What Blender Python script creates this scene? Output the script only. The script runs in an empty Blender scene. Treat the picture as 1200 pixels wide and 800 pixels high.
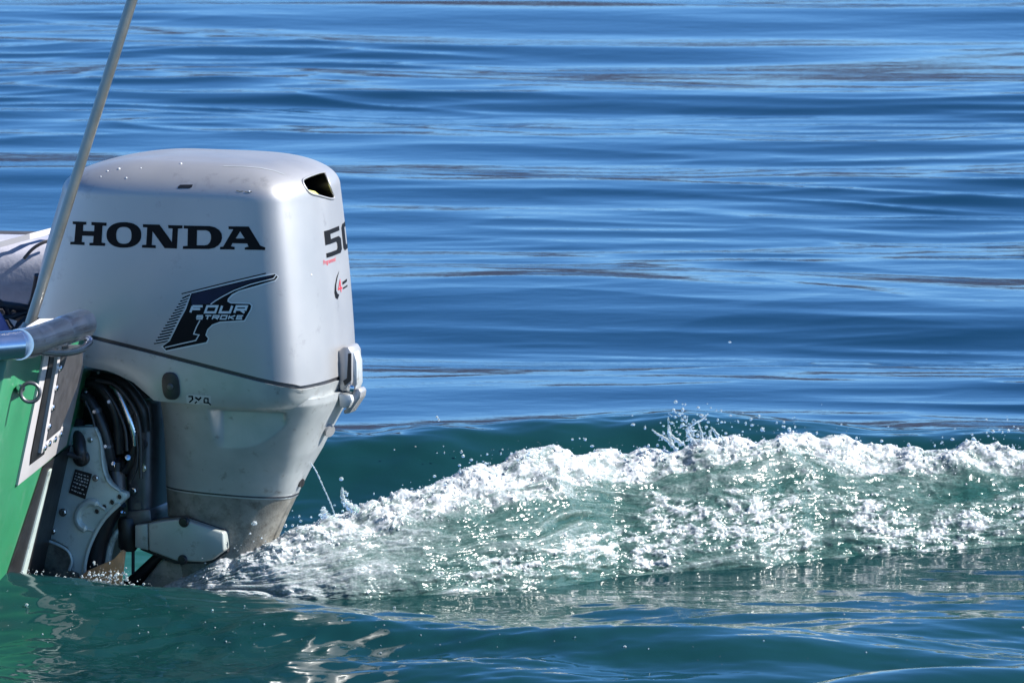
import bpy, bmesh, math, random
import numpy as np
from mathutils import Vector, Matrix, noise as mnoise
from mathutils.geometry import tessellate_polygon
from mathutils.bvhtree import BVHTree

sc = bpy.context.scene
C = sc.collection
random.seed(7); rng = np.random.default_rng(11)
rad = math.radians

# ------------------------------------------------------------------ camera
SCALE = 650.0            # photo pixels (1200 wide) per metre at the motor
DIST = 14.0
PITCH = rad(7.5)
FWD = Vector((0, math.cos(PITCH), -math.sin(PITCH)))
AIM = Vector((0, 0, 290 / SCALE / math.cos(PITCH)))
CAM = AIM - FWD * DIST
cd = bpy.data.cameras.new('camera'); cam = bpy.data.objects.new('camera', cd); C.objects.link(cam)
cam.location = CAM
cam.rotation_euler = (math.pi / 2 - PITCH, 0, 0)
cd.sensor_width = 36.0
cd.lens = 36.0 * SCALE * DIST / 1200.0
cd.clip_start = 0.5; cd.clip_end = 30000
cd.dof.use_dof = True; cd.dof.focus_distance = DIST - 0.05; cd.dof.aperture_fstop = 30.0
sc.camera = cam

# ------------------------------------------------------------------ sky and sun
SUN_DIR = Vector((0.77, -0.12, 0.63)).normalized()      # towards the sun
world = bpy.data.worlds.new('World'); sc.world = world; world.use_nodes = True
wn = world.node_tree.nodes; wl = world.node_tree.links
sky = wn.new('ShaderNodeTexSky'); sky.sky_type = 'NISHITA'; sky.sun_disc = False
sky.sun_elevation = math.asin(SUN_DIR.z)
sky.sun_rotation = math.atan2(SUN_DIR.x, SUN_DIR.y)
sky.altitude = 200; sky.air_density = 0.70; sky.dust_density = 0.0; sky.ozone_density = 8.0
hs = wn.new('ShaderNodeHueSaturation'); hs.inputs['Saturation'].default_value = 1.10       # the photograph's vivid rendering
wl.new(sky.outputs[0], hs.inputs['Color']); wl.new(hs.outputs[0], wn['Background'].inputs[0])
wn['Background'].inputs[1].default_value = 0.086
sl = bpy.data.lights.new('sun', 'SUN'); so = bpy.data.objects.new('sun', sl); C.objects.link(so)
sl.energy = 5.0; sl.angle = rad(0.53); sl.color = (1.0, 0.96, 0.90)
so.rotation_euler = (-SUN_DIR).to_track_quat('-Z', 'Y').to_euler()
sc.view_settings.view_transform = 'Standard'; sc.view_settings.look = 'None'
sc.view_settings.exposure = 1.4; sc.view_settings.gamma = 1.0
sc.view_settings.use_curve_mapping = False

# ------------------------------------------------------------------ pixel rays (photo pixels, 1200 x 800)
FPX = SCALE * DIST
UP = Vector((0, math.sin(PITCH), math.cos(PITCH)))
def ray(px, py):
    return (FWD + Vector((1, 0, 0)) * ((px - 600) / FPX) + UP * ((400 - py) / FPX)).normalized()
def on_plane(px, py, p0, n):
    d = ray(px, py); t = (Vector(p0) - CAM).dot(n) / d.dot(n)
    return CAM + d * t
def at_y(px, py, y):
    return on_plane(px, py, (0, y, 0), Vector((0, 1, 0)))
def at_z(px, py, z):
    return on_plane(px, py, (0, 0, z), Vector((0, 0, 1)))

# ------------------------------------------------------------------ object helpers
def tag(o, label=None, cat=None, group=None, kind=None):
    for k, v in (('label', label), ('category', cat), ('group', group), ('kind', kind)):
        if v: o[k] = v
    return o
def empty(name, M):
    o = bpy.data.objects.new(name, None); C.objects.link(o); o.matrix_world = M; o.empty_display_size = 0.05
    return o
def link(name, me, mat, parent=None, smooth=True, angle=None):
    o = bpy.data.objects.new(name, me); C.objects.link(o)
    if mat is not None and not me.materials: me.materials.append(mat)
    if smooth:
        me.shade_smooth()
        if angle: me.set_sharp_from_angle(angle=rad(angle))
    if parent is not None: o.parent = parent
    return o
def from_bm(name, bm, mat, parent=None, smooth=True, angle=35):
    bmesh.ops.recalc_face_normals(bm, faces=bm.faces[:])
    me = bpy.data.meshes.new(name); bm.to_mesh(me); bm.free()
    return link(name, me, mat, parent, smooth, angle)
def from_np(name, co, quads, mat, parent=None, smooth=True, angle=None):
    me = bpy.data.meshes.new(name)
    co = np.ascontiguousarray(co, dtype=np.float32); quads = np.ascontiguousarray(quads, dtype=np.int32)
    k = quads.shape[1]
    me.vertices.add(len(co)); me.vertices.foreach_set('co', co.ravel())
    me.loops.add(quads.size); me.loops.foreach_set('vertex_index', quads.ravel())
    me.polygons.add(len(quads)); me.polygons.foreach_set('loop_start', np.arange(len(quads), dtype=np.int32) * k)
    me.update(calc_edges=True); me.validate()
    return link(name, me, mat, parent, smooth, angle)
def grid_quads(nu, nv):
    i = np.arange((nu - 1) * (nv - 1)); r = i // (nv - 1); c = i % (nv - 1); a = r * nv + c
    return np.stack([a, a + nv, a + nv + 1, a + 1], 1)

# ------------------------------------------------------------------ numpy gradient noise
_P = np.random.default_rng(3).permutation(512).astype(np.int32)
_P = np.concatenate([_P, _P, _P])
_G = np.random.default_rng(5).normal(size=(512, 3)); _G /= np.linalg.norm(_G, axis=1)[:, None]
def pnoise(x, y, z=None):
    x = np.asarray(x, float); y = np.asarray(y, float)
    z = np.zeros_like(x) if z is None else np.asarray(z, float) + np.zeros_like(x)
    xi = np.floor(x).astype(np.int64); yi = np.floor(y).astype(np.int64); zi = np.floor(z).astype(np.int64)
    xf = x - xi; yf = y - yi; zf = z - zi
    f = lambda t: t * t * t * (t * (t * 6 - 15) + 10)
    u, v, w = f(xf), f(yf), f(zf)
    out = 0
    for dx in (0, 1):
        for dy in (0, 1):
            for dz in (0, 1):
                g = _G[_P[_P[_P[(xi + dx) & 511] + ((yi + dy) & 511)] + ((zi + dz) & 511)] & 511]
                d = g[..., 0] * (xf - dx) + g[..., 1] * (yf - dy) + g[..., 2] * (zf - dz)
                out = out + d * (u if dx else 1 - u) * (v if dy else 1 - v) * (w if dz else 1 - w)
    return out * 1.6
def fbm(x, y, z=0.0, oct=4, gain=0.5, lac=2.03):
    s = 0; a = 1.0
    for k in range(oct):
        s = s + a * pnoise(x + 17.3 * k, y + 9.1 * k, z + 5.7 * k); x = x * lac; y = y * lac; z = z * lac; a *= gain
    return s
def sstep(a, b, x):
    t = np.clip((x - a) / (b - a), 0, 1); return t * t * (3 - 2 * t)

# ------------------------------------------------------------------ material helpers
def new_mat(name):
    m = bpy.data.materials.new(name); m.use_nodes = True
    return m, m.node_tree.nodes, m.node_tree.links, m.node_tree.nodes['Principled BSDF']
def mat(name, col, rough=0.5, metal=0.0, var=0.12, vscale=30.0, bump=0.0, bscale=200.0, coat=0.0, dirt=None, dirt_amt=0.0, dirt_scale=12.0, rvar=0.1, spec=0.5):
    m, n, l, p = new_mat(name)
    p.inputs['Metallic'].default_value = metal; p.inputs['Specular IOR Level'].default_value = spec
    p.inputs['Coat Weight'].default_value = coat; p.inputs['Coat Roughness'].default_value = 0.086
    tc = n.new('ShaderNodeTexCoord')
    nz = n.new('ShaderNodeTexNoise'); nz.inputs['Scale'].default_value = vscale; nz.inputs['Detail'].default_value = 5
    l.new(tc.outputs['Object'], nz.inputs['Vector'])
    rp = n.new('ShaderNodeValToRGB')
    rp.color_ramp.elements[0].position = 0.3; rp.color_ramp.elements[1].position = 0.7
    rp.color_ramp.elements[0].color = tuple(c * (1 - var) for c in col) + (1,)
    rp.color_ramp.elements[1].color = tuple(min(1, c * (1 + var)) for c in col) + (1,)
    l.new(nz.outputs[0], rp.inputs[0])
    out = rp.outputs[0]
    if dirt:
        n2 = n.new('ShaderNodeTexNoise'); n2.inputs['Scale'].default_value = dirt_scale; n2.inputs['Detail'].default_value = 8; n2.inputs['Roughness'].default_value = 0.7
        l.new(tc.outputs['Object'], n2.inputs['Vector'])
        r2 = n.new('ShaderNodeValToRGB'); r2.color_ramp.elements[0].position = 0.62 - 0.3 * dirt_amt; r2.color_ramp.elements[1].position = 0.78 - 0.2 * dirt_amt
        l.new(n2.outputs[0], r2.inputs[0])
        mx = n.new('ShaderNodeMix'); mx.data_type = 'RGBA'
        l.new(r2.outputs[0], mx.inputs[0]); l.new(out, mx.inputs[6]); mx.inputs[7].default_value = tuple(dirt) + (1,)
        out = mx.outputs[2]
    l.new(out, p.inputs['Base Color'])
    mr = n.new('ShaderNodeMapRange'); mr.inputs[3].default_value = max(0.02, rough - rvar); mr.inputs[4].default_value = min(1, rough + rvar)
    l.new(nz.outputs[0], mr.inputs[0]); l.new(mr.outputs[0], p.inputs['Roughness'])
    if bump:
        n3 = n.new('ShaderNodeTexNoise'); n3.inputs['Scale'].default_value = bscale; n3.inputs['Detail'].default_value = 3
        l.new(tc.outputs['Object'], n3.inputs['Vector'])
        b = n.new('ShaderNodeBump'); b.inputs['Strength'].default_value = bump; b.inputs['Distance'].default_value = 0.002
        l.new(n3.outputs[0], b.inputs['Height']); l.new(b.outputs[0], p.inputs['Normal'])
    return m
# ================================================================== SETTING: water, far shore
def water_material():
    m, n, l, p = new_mat('sea_water')
    p.inputs['Base Color'].default_value = (0.010, 0.075, 0.082, 1)
    p.inputs['Roughness'].default_value = 0.045
    p.inputs['IOR'].default_value = 1.333
    geo = n.new('ShaderNodeNewGeometry')
    mp = n.new('ShaderNodeMapping'); mp.inputs['Scale'].default_value = (0.55, 1.0, 1.0)
    l.new(geo.outputs['Position'], mp.inputs['Vector'])
    # slow change of the water's own colour
    cn = n.new('ShaderNodeTexNoise'); cn.inputs['Scale'].default_value = 0.8; cn.inputs['Detail'].default_value = 3
    l.new(mp.outputs[0], cn.inputs['Vector'])
    cr = n.new('ShaderNodeValToRGB')
    cr.color_ramp.elements[0].position = 0.35; cr.color_ramp.elements[0].color = (0.0030, 0.0205, 0.0240, 1)
    cr.color_ramp.elements[1].position = 0.70; cr.color_ramp.elements[1].color = (0.0042, 0.0285, 0.0285, 1)
    l.new(cn.outputs[0], cr.inputs[0])
    # clear deep water offshore, greener aerated water in the boat's wake
    sp = n.new('ShaderNodeSeparateXYZ'); l.new(geo.outputs['Position'], sp.inputs[0])
    mr = n.new('ShaderNodeMapRange'); mr.interpolation_type = 'SMOOTHSTEP'; mr.inputs[1].default_value = 1.0; mr.inputs[2].default_value = 2.2
    l.new(sp.outputs['Y'], mr.inputs[0])
    mx = n.new('ShaderNodeMix'); mx.data_type = 'RGBA'; l.new(mr.outputs[0], mx.inputs[0]); l.new(cr.outputs[0], mx.inputs[6]); mx.inputs[7].default_value = (0.0016, 0.016, 0.034, 1)
    l.new(mx.outputs[2], p.inputs['Base Color'])
    n1 = n.new('ShaderNodeTexNoise'); n1.inputs['Scale'].default_value = 14.0; n1.inputs['Detail'].default_value = 4; n1.inputs['Roughness'].default_value = 0.5
    l.new(mp.outputs[0], n1.inputs['Vector'])
    b = n.new('ShaderNodeBump'); b.inputs['Strength'].default_value = 0.16; b.inputs['Distance'].default_value = 0.008
    l.new(n1.outputs[0], b.inputs['Height']); l.new(b.outputs[0], p.inputs['Normal'])
    return m
M_WATER = water_material()

def far_swell(x, y):
    yc = 1.02 + 0.05 * np.sin(x * 2.1 + 0.6) + 0.03 * np.sin(x * 5.3)
    amp = 0.152 * sstep(-1.0, -0.35, x) * (1 + 0.05 * np.sin(x * 3.7 + 1.0) + 0.07 * pnoise(x * 5.0, x * 0 + 0.3, 31.0)) * (1 - 0.6 * sstep(2.0, 4.5, x))
    w = np.where(y < yc, 0.24, 0.50)
    return amp * np.exp(-(np.sqrt(((y - yc) / w) ** 2 + 0.02) - 0.1414) ** 1.55)
def near_swell(x, y):
    yc = -0.36 - 0.42 * sstep(-1.0, 0.6, x) - 0.10 * (x + 0.9)
    amp = np.interp(x, [-0.95, -0.63, -0.30, 0.15], [0.088, 0.060, 0.046, 0.018]) * (1 - sstep(0.5, 1.6, x)) * (1 - 0.6 * sstep(-1.5, -3.0, x))
    w = np.where(y < yc, 0.21, 0.34)
    r = amp * np.exp(-((y - yc) / w) ** 2)
    yc2 = -1.22 - 0.50 * (0.92 - x)
    r2 = 0.085 * sstep(-0.1, 0.6, x) * (1 - sstep(1.8, 3.5, x)) * np.exp(-((y - yc2) / np.where(y < yc2, 0.26, 0.22)) ** 2)
    yc3 = -0.78 - 0.10 * np.sin(x * 3.1) + 0.10 * x
    r3 = 0.034 * np.exp(-((x - 0.32) / 0.38) ** 2) * np.exp(-((y - yc3) / np.where(y < yc3, 0.15, 0.22)) ** 2)
    return r + r2 + r3
def water_h(x, y):
    # swell of the open bay: long crests lying across the view
    wx = 0.35 * pnoise(x * 0.35, y * 0.35, 3.0); wy = 0.30 * pnoise(x * 0.45, y * 0.6, 8.0)
    X = x + wx; Y = y + wy
    h = 0.007 * np.sin(2 * math.pi * (Y * 0.78 + X * 0.035) + 0.4)
    h += 0.010 * np.sin(2 * math.pi * (Y * 0.43 - X * 0.05) + 2.1)
    h += 0.020 * pnoise(X * 0.42, Y * 1.05, 1.0)
    h += 0.0085 * pnoise(X * 0.8 + 3 + 0.25 * Y, Y * 2.3, 2.0)
    patch = sstep(-0.25, 0.45, pnoise(x * 0.45 + 9, y * 0.30, 4.0))
    h += (0.0022 + 0.0042 * patch) * pnoise(X * 1.5 + 0.5 * Y, Y * 5.2, 5.0)
    h += 0.0019 * patch * pnoise(X * 2.6 - 0.8 * Y + 1.5, Y * 10.5, 6.0)
    rg1 = 1 - np.abs(pnoise(X * 0.9 + 0.6 * Y, Y * 2.7, 7.0)); rg2 = 1 - np.abs(pnoise(X * 1.3 - 0.9 * Y + 4, Y * 4.6, 9.0))
    h += patch * (0.0085 * rg1 ** 3 + 0.0040 * rg2 ** 3)
    h += (0.3 + 0.7 * patch) * 0.0005 * pnoise(X * 4.0 + 0.9 * Y, Y * 14.0, 16.0)
    fade = np.exp(-np.maximum(0, np.hypot(x, y) - 25) / 60.0)
    h = h * (0.25 + 0.75 * fade)
    # the boat's own waves
    near = np.exp(-((y + 0.2) / 1.1) ** 2)
    h = h * (1 - 0.75 * near)
    h = h + far_swell(x, y) + near_swell(x, y)
    chop = np.exp(-((y + 0.75) / 0.75) ** 2) * (0.45 + 0.55 * sstep(-0.7, 0.1, x)) + 0.22 * near
    h = h + chop * (0.032 * pnoise(x * 1.3 + 0.5 * y, y * 3.6, 11.0) + 0.0085 * pnoise(x * 3.0 + 2, y * 8.0, 12.0) + 0.0018 * fbm(x * 9, y * 19, 13.0, 3))
    face = np.exp(-((y - 0.8) / 0.45) ** 2)
    h = h + face * (0.011 * pnoise(x * 3.5, y * 7.0, 14.0) + 0.0055 * pnoise(x * 8.0, y * 15.0, 15.0) + 0.0020 * pnoise(x * 19.0, y * 32.0, 19.0))
    lf = np.exp(-((y + 0.78) / 0.50) ** 2) * (1 - sstep(-0.2, 0.5, x))
    h = h + lf * (0.0075 * pnoise(x * 6.0, y * 9.0, 17.0) + 0.0042 * fbm(x * 14, y * 24, 18.0, 3))
    # flattened trough beside the stern
    h = h - 0.03 * np.exp(-((x + 0.75) / 0.5) ** 2 - ((y - 0.05) / 0.25) ** 2)
    return h
def axis(segs):
    out = []
    for a, b, s in segs: out.append(np.arange(a, b, s))
    return np.concatenate(out)
def geo_axis(a, s, end, g=1.25):
    v = [a]
    while v[-1] < end: s *= g; v.append(v[-1] + s)
    return np.array(v)
xs = axis([(-2.4, 2.4, 0.0095)]); ext = geo_axis(2.4, 0.02, 14000)
xs = np.concatenate([-ext[::-1], xs[1:], ext])
ys = np.concatenate([-geo_axis(2.2, 0.02, 9000)[::-1], axis([(-2.2, 1.6, 0.0095), (1.6, 4.5, 0.014), (4.5, 18.0, 0.022)])[1:], geo_axis(18.0, 0.022, 16000, 1.18)])
XX, YY = np.meshgrid(xs, ys, indexing='ij')
ZZ = water_h(XX, YY)
water = from_np('water', np.stack([XX.ravel(), YY.ravel(), ZZ.ravel()], 1), grid_quads(len(xs), len(ys)), M_WATER)
water['kind'] = 'structure'

# far shore across the bay: its dark slopes are what the back-tilted ripples mirror
hx = np.linspace(-16000, 16000, 220); hv = np.linspace(0, 1, 14)
HX, HV = np.meshgrid(hx, hv, indexing='ij')
ridge = 430 + 170 * fbm(HX / 3800.0, HX * 0, 2.0, 5)
HY = 5200 + HX ** 2 / 40000.0 + HV * 1900
HZ = -6 + ridge * np.sin(HV * math.pi / 2) ** 0.8 * (1 + 0.22 * fbm(HX / 900.0, HY / 900.0, 1.0, 4) * HV)
hills = from_np('hills', np.stack([HX.ravel(), HY.ravel(), HZ.ravel()], 1), grid_quads(220, 14), mat('wooded_slopes', (0.0075, 0.009, 0.028), 0.9, var=0.35, vscale=0.004))
hills['kind'] = 'structure'
# ================================================================== MATERIALS OF THE BOAT AND MOTOR
M_SILVER = mat('silver_paint', (0.356, 0.355, 0.356), 0.46, metal=0.64, var=0.04, vscale=9, coat=0.12, rvar=0.07, bump=0.03, bscale=900, dirt=(0.25, 0.25, 0.25), dirt_amt=0.10, dirt_scale=22)
M_LEG = mat('silver_leg_paint', (0.42, 0.445, 0.45), 0.46, metal=0.5, var=0.08, vscale=25, coat=0.1, bump=0.05, bscale=500, dirt=(0.17, 0.16, 0.14), dirt_amt=0.15, dirt_scale=40)
M_GRIME = mat('grimy_leg_paint', (0.22, 0.215, 0.19), 0.5, metal=0.3, var=0.30, vscale=28, bump=0.25, bscale=350, dirt=(0.11, 0.10, 0.08), dirt_amt=0.45, dirt_scale=60)
M_BRACKET = mat('bracket_paint', (0.44, 0.52, 0.49), 0.42, metal=0.25, var=0.07, vscale=20, coat=0.15, bump=0.05, bscale=300, dirt=(0.10, 0.11, 0.08), dirt_amt=0.22, dirt_scale=30)
M_BLACK = mat('black_plastic', (0.010, 0.010, 0.011), 0.42, var=0.3, vscale=60, bump=0.1, bscale=300)
M_RUBBER = mat('black_rubber', (0.022, 0.022, 0.025), 0.34, var=0.3, vscale=50, bump=0.15, bscale=260)
M_DARKM = mat('dark_grey_metal', (0.11, 0.11, 0.12), 0.38, metal=0.6, var=0.12, vscale=40, bump=0.12, bscale=250, dirt=(0.05, 0.05, 0.055), dirt_amt=0.2)
M_STEEL = mat('bright_steel', (0.60, 0.60, 0.62), 0.16, metal=1.0, rvar=0.04, var=0.04, vscale=30)
M_ALU = mat('brushed_aluminium', (0.62, 0.62, 0.67), 0.22, metal=1.0, rvar=0.05, var=0.06, vscale=25, bump=0.03, bscale=300)
M_POLE = mat('dull_pole_metal', (0.26, 0.25, 0.22), 0.36, metal=0.85, var=0.10, vscale=25, bump=0.08, bscale=260)
M_GREEN = mat('green_hull_paint', (0.022, 0.150, 0.068), 0.32, var=0.10, vscale=8, coat=0.4, bump=0.05, bscale=60, dirt=(0.05, 0.16, 0.09), dirt_amt=0.25, dirt_scale=18)
M_WHITE = mat('white_paint', (0.46, 0.445, 0.45), 0.35, var=0.05, vscale=14, coat=0.2, dirt=(0.5, 0.46, 0.42), dirt_amt=0.12)
M_DECAL = mat('black_print', (0.003, 0.003, 0.004), 0.6, var=0.1, spec=0.15)
M_NAVY = mat('navy_print', (0.006, 0.012, 0.035), 0.5, var=0.2, spec=0.2)
M_PRINTS = mat('silver_print', (0.52, 0.54, 0.54), 0.35, metal=0.2, var=0.05)
M_RED = mat('red_print', (0.45, 0.02, 0.03), 0.4, var=0.1)
M_MOUNT = mat('mount_paint', (0.30, 0.33, 0.315), 0.42, metal=0.3, var=0.07, vscale=20, coat=0.1, dirt=(0.14, 0.14, 0.11), dirt_amt=0.2, dirt_scale=35)
M_RUST = mat('rust_brown_plate', (0.55, 0.27, 0.12), 0.5, var=0.25, vscale=40, bump=0.2, bscale=200, dirt=(0.42, 0.25, 0.14), dirt_amt=0.35, dirt_scale=25)
M_GREYPVC = mat('grey_cover_cloth', (0.32, 0.32, 0.37), 0.45, var=0.10, vscale=45, bump=0.3, bscale=130)
M_PALE = mat('pale_deck_paint', (0.58, 0.58, 0.62), 0.4, var=0.06, vscale=20, bump=0.1, bscale=120)
M_MOSS = mat('mossy_alloy', (0.14, 0.14, 0.10), 0.6, var=0.4, vscale=40, bump=0.4, bscale=150, dirt=(0.02, 0.02, 0.015), dirt_amt=0.6, dirt_scale=35)
M_YELLOW = mat('yellow_sticker', (0.75, 0.72, 0.22), 0.4, var=0.15, vscale=120)
M_PURPLE = mat('blue_cloth', (0.16, 0.18, 0.42), 0.6, var=0.1, vscale=40)

# ================================================================== SHAPE HELPERS
def plan_ring(xf, xr, hw, n=5.0, bulge=0.0, N=120, nf=None):
    """Rounded-box outline in plan, front xf (-) to rear xr (+), half width hw; evenly spaced points."""
    th = np.linspace(0, 2 * math.pi, 3000, endpoint=False)
    c, s = np.cos(th), np.sin(th)
    nn = np.where(c > 0, n, nf or n)
    x = np.sign(c) * np.abs(c) ** (2 / nn); y = np.sign(s) * np.abs(s) ** (2 / nn)
    xc = (xf + xr) / 2; a = (xr - xf) / 2
    px = xc + a * x; py = hw * y
    px = np.where(c > 0, px + bulge * (1 - y * y) * np.clip(x, 0, 1) ** 2, px - bulge * 0.6 * (1 - y * y) * np.clip(-x, 0, 1) ** 2)
    d = np.hypot(np.diff(np.append(px, px[0])), np.diff(np.append(py, py[0])))
    L = np.concatenate([[0], np.cumsum(d)]); t = np.linspace(0, L[-1], N, endpoint=False)
    return np.interp(t, L, np.append(px, px[0])), np.interp(t, L, np.append(py, py[0]))
def loft(rings):
    """rings: list of (N,3) arrays -> bmesh, end caps filled."""
    bm = bmesh.new(); vs = []
    for r in rings: vs.append([bm.verts.new(tuple(p)) for p in r])
    N = len(vs[0])
    for a, b in zip(vs, vs[1:]):
        for i in range(N):
            j = (i + 1) % N
            bm.faces.new((a[i], a[j], b[j], b[i]))
    bm.faces.new(vs[0][::-1]); bm.faces.new(vs[-1])
    return bm
def prism(bm, front, back):
    """front/back: matching lists of points."""
    f = [bm.verts.new(tuple(p)) for p in front]; b = [bm.verts.new(tuple(p)) for p in back]
    n = len(f); bm.faces.new(f); bm.faces.new(b[::-1])
    for i in range(n):
        j = (i + 1) % n; bm.faces.new((f[j], f[i], b[i], b[j]))
    return bm
def bevel(bm, off, seg=2, ang=25):
    bmesh.ops.recalc_face_normals(bm, faces=bm.faces[:])
    es = [e for e in bm.edges if len(e.link_faces) == 2 and e.calc_face_angle(0) > rad(ang)]
    bmesh.ops.bevel(bm, geom=es, offset=off, segments=seg, affect='EDGES', profile=0.5, clamp_overlap=True)
    return bm
def catmull(pts, n=8, closed=False):
    P = [Vector(p) for p in pts]; out = []; m = len(P)
    for i in range(m if closed else m - 1):
        if closed: a, b, c, d = P[i - 1], P[i], P[(i + 1) % m], P[(i + 2) % m]
        else:
            b, c = P[i], P[i + 1]; a = P[i - 1] if i else b * 2 - c; d = P[i + 2] if i + 2 < m else c * 2 - b
        for k in range(n):
            t = k / n
            out.append(0.5 * ((2 * b) + (c - a) * t + (2 * a - 5 * b + 4 * c - d) * t * t + (3 * b - a - 3 * c + d) * t ** 3))
    if not closed: out.append(P[-1])
    return out
def tube(bm, pts, r, seg=14, closed=False, cap=True):
    """Tube along points; r number or list."""
    P = [Vector(p) for p in pts]; m = len(P); R = r if isinstance(r, (list, tuple)) else [r] * m
    nrm = None; rings = []
    for i in range(m):
        t = (P[(i + 1) % m] - P[i - 1]) if closed else (P[min(i + 1, m - 1)] - P[max(i - 1, 0)])
        t.normalize()
        if nrm is None:
            nrm = t.orthogonal().normalized()
        nrm = (nrm - t * nrm.dot(t)).normalized(); bi = t.cross(nrm)
        rings.append([bm.verts.new(P[i] + (nrm * math.cos(2 * math.pi * k / seg) + bi * math.sin(2 * math.pi * k / seg)) * R[i]) for k in range(seg)])
    rr = rings + ([rings[0]] if closed else [])
    for a, b in zip(rr, rr[1:]):
        for k in range(seg):
            j = (k + 1) % seg; bm.faces.new((a[k], a[j], b[j], b[k]))
    if cap and not closed:
        bm.faces.new(rings[0][::-1]); bm.faces.new(rings[-1])
    return bm
def disc(bm, c, axis_, r, h, seg=20, r2=None, dome=0.0):
    """Short cylinder / bolt head from c along axis_."""
    c = Vector(c); ax = Vector(axis_).normalized()
    pts = [c, c + ax * h]; rs = [r, r2 or r]
    if dome: pts = [c, c + ax * h * 0.6, c + ax * h * 0.9, c + ax * h]; rs = [r, r, r * 0.8, r * 0.35]
    return tube(bm, pts, rs, seg)
# ================================================================== OUTBOARD MOTOR
YAW = rad(18)
MM = Matrix.Translation((-0.562, 0.0, 0.0)) @ Matrix.Rotation(-YAW, 4, 'Z')
MI = MM.inverted()
def L(px, py, ly):
    """local point of the motor at local depth ly seen at photo pixel px, py"""
    o = MI @ CAM; d = MI.to_3x3() @ ray(px, py); t = (ly - o.y) / d.y
    return o + d * t
motor = empty('outboard_motor', MM)
tag(motor, 'silver outboard motor with black lettering clamped to the stern of a green boat', 'outboard motor')

HW = 0.180
near = -HW
# seam between top cover and lower cowl, as height over the local fore-aft axis
_sm = [L(95, 390, near), L(155, 404.5, near), L(215, 420, near), L(300, 442, near), L(345, 453, near)]
_sx = [p.x for p in _sm] + [0.2, 0.3]; _sz = [p.z for p in _sm] + [_sm[-1].z - 0.003, _sm[-1].z - 0.003]
_sx = [-0.30] + _sx; _sz = [_sz[0] + 0.03] + _sz
def zseam(x): return np.interp(x, _sx, _sz)
def xpx(px, py, ly=near): return L(px, py, ly).x
Z_SH = L(235, 236, near).z            # shoulder height
Z_TOP = L(240, 181, -0.02).z
# (t 0..1 seam->shoulder): front px, rear px, half width
XF0, XR0 = xpx(22, 395), xpx(342, 452)
XF1, XR1 = xpx(58, 232), xpx(324, 240)
rings = []
NT = 22
for i in range(NT):
    t = i / (NT - 1)
    e = t ** 1.4
    xf = XF0 + (XF1 - XF0) * (0.75 * t + 0.25 * t * t); xr = XR0 + (XR1 - XR0) * e
    hw = HW * (1.0 - 0.035 * t ** 2 - 0.012 * (1 - t) ** 3)
    x, y = plan_ring(xf, xr, hw, n=11.0, nf=4.6, bulge=0.028)
    z = zseam(x) * (1 - t) + Z_SH * t
    rings.append(np.stack([x, y, z], 1))
# domed top
FI, RI, WI = 0.128, 0.105, 0.085       # insets front, rear, side
K = 16
for i in range(1, K + 1):
    k = math.sin(i / K * math.pi / 2 * 0.985)
    ins = 1 - math.sqrt(max(0, 1 - k ** 2.1))
    x, y = plan_ring(XF1 + FI * ins, XR1 - RI * ins, HW * 0.965 - WI * ins, n=11.0 - 2.3 * ins, nf=4.6, bulge=0.028)
    tilt = -0.007 * (1 - sstep(XF1 + 0.02, XF1 + 0.17, x)) - 0.004 * sstep(XR1 - 0.16, XR1, x) + 0.001
    z = Z_SH + (Z_TOP - Z_SH - 0.004) * k + tilt * k
    rings.append(np.stack([x, y, z], 1))
lx, ly, lz = rings[-1].T
cx = lx.mean()
for s, dz in ((0.75, 0.0025), (0.45, 0.0035), (0.15, 0.004)):
    rings.append(np.stack([cx + (lx - cx) * s, ly * s, lz * s + (1 - s) * lz.max() + dz], 1))
bm = loft(rings)
bmesh.ops.recalc_face_normals(bm, faces=bm.faces[:])
cowl_bvh = BVHTree.FromBMesh(bm)
cowl_me = bpy.data.meshes.new('top_cover'); bm.to_mesh(cowl_me); bm.free()
cowl_me.materials.append(M_SILVER); cowl_me.materials.append(M_BLACK)
cowl = link('top_cover', cowl_me, None, motor)

def hit(px, py, bvh=None):
    o = MI @ CAM; d = (MI.to_3x3() @ ray(px, py)).normalized()
    loc, n, i, dist = (bvh or cowl_bvh).ray_cast(o, d)
    return loc, n
# intake opening in the rear upper corner, cut for real
vent_px = [(354.5, 213), (361, 207.5), (378, 202), (382, 206), (388, 222), (390.5, 233), (374, 229.5), (362, 225.5)]
vent_px = [(p.x, p.y) for p in catmull([(x, y, 0) for x, y in vent_px], 4, closed=True)]
hp = [hit(*p)[0] or L(p[0], p[1], -0.08) for p in vent_px]
hn = [hit(*p)[1] for p in vent_px]
cdir = Vector((-0.72, 0.42, -0.16)).normalized()
bm = prism(bmesh.new(), [p - cdir * 0.05 for p in hp], [p + cdir * 0.055 for p in hp])
for f in bm.faces: f.material_index = 1
bmesh.ops.recalc_face_normals(bm, faces=bm.faces[:])
cme = bpy.data.meshes.new('cut'); bm.to_mesh(cme); bm.free(); cme.materials.append(M_SILVER); cme.materials.append(M_BLACK)
cut = bpy.data.objects.new('cut', cme); C.objects.link(cut); cut.parent = motor
bo = cowl.modifiers.new('cut', 'BOOLEAN'); bo.object = cut; bo.operation = 'DIFFERENCE'; bo.solver = 'EXACT'
bpy.context.view_layer.update()
dg = bpy.context.evaluated_depsgraph_get()
nm = bpy.data.meshes.new_from_object(cowl.evaluated_get(dg))
cowl.modifiers.clear(); cowl.data = nm; bpy.data.objects.remove(cut)
nm.shade_smooth(); nm.set_sharp_from_angle(angle=rad(42))

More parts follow.
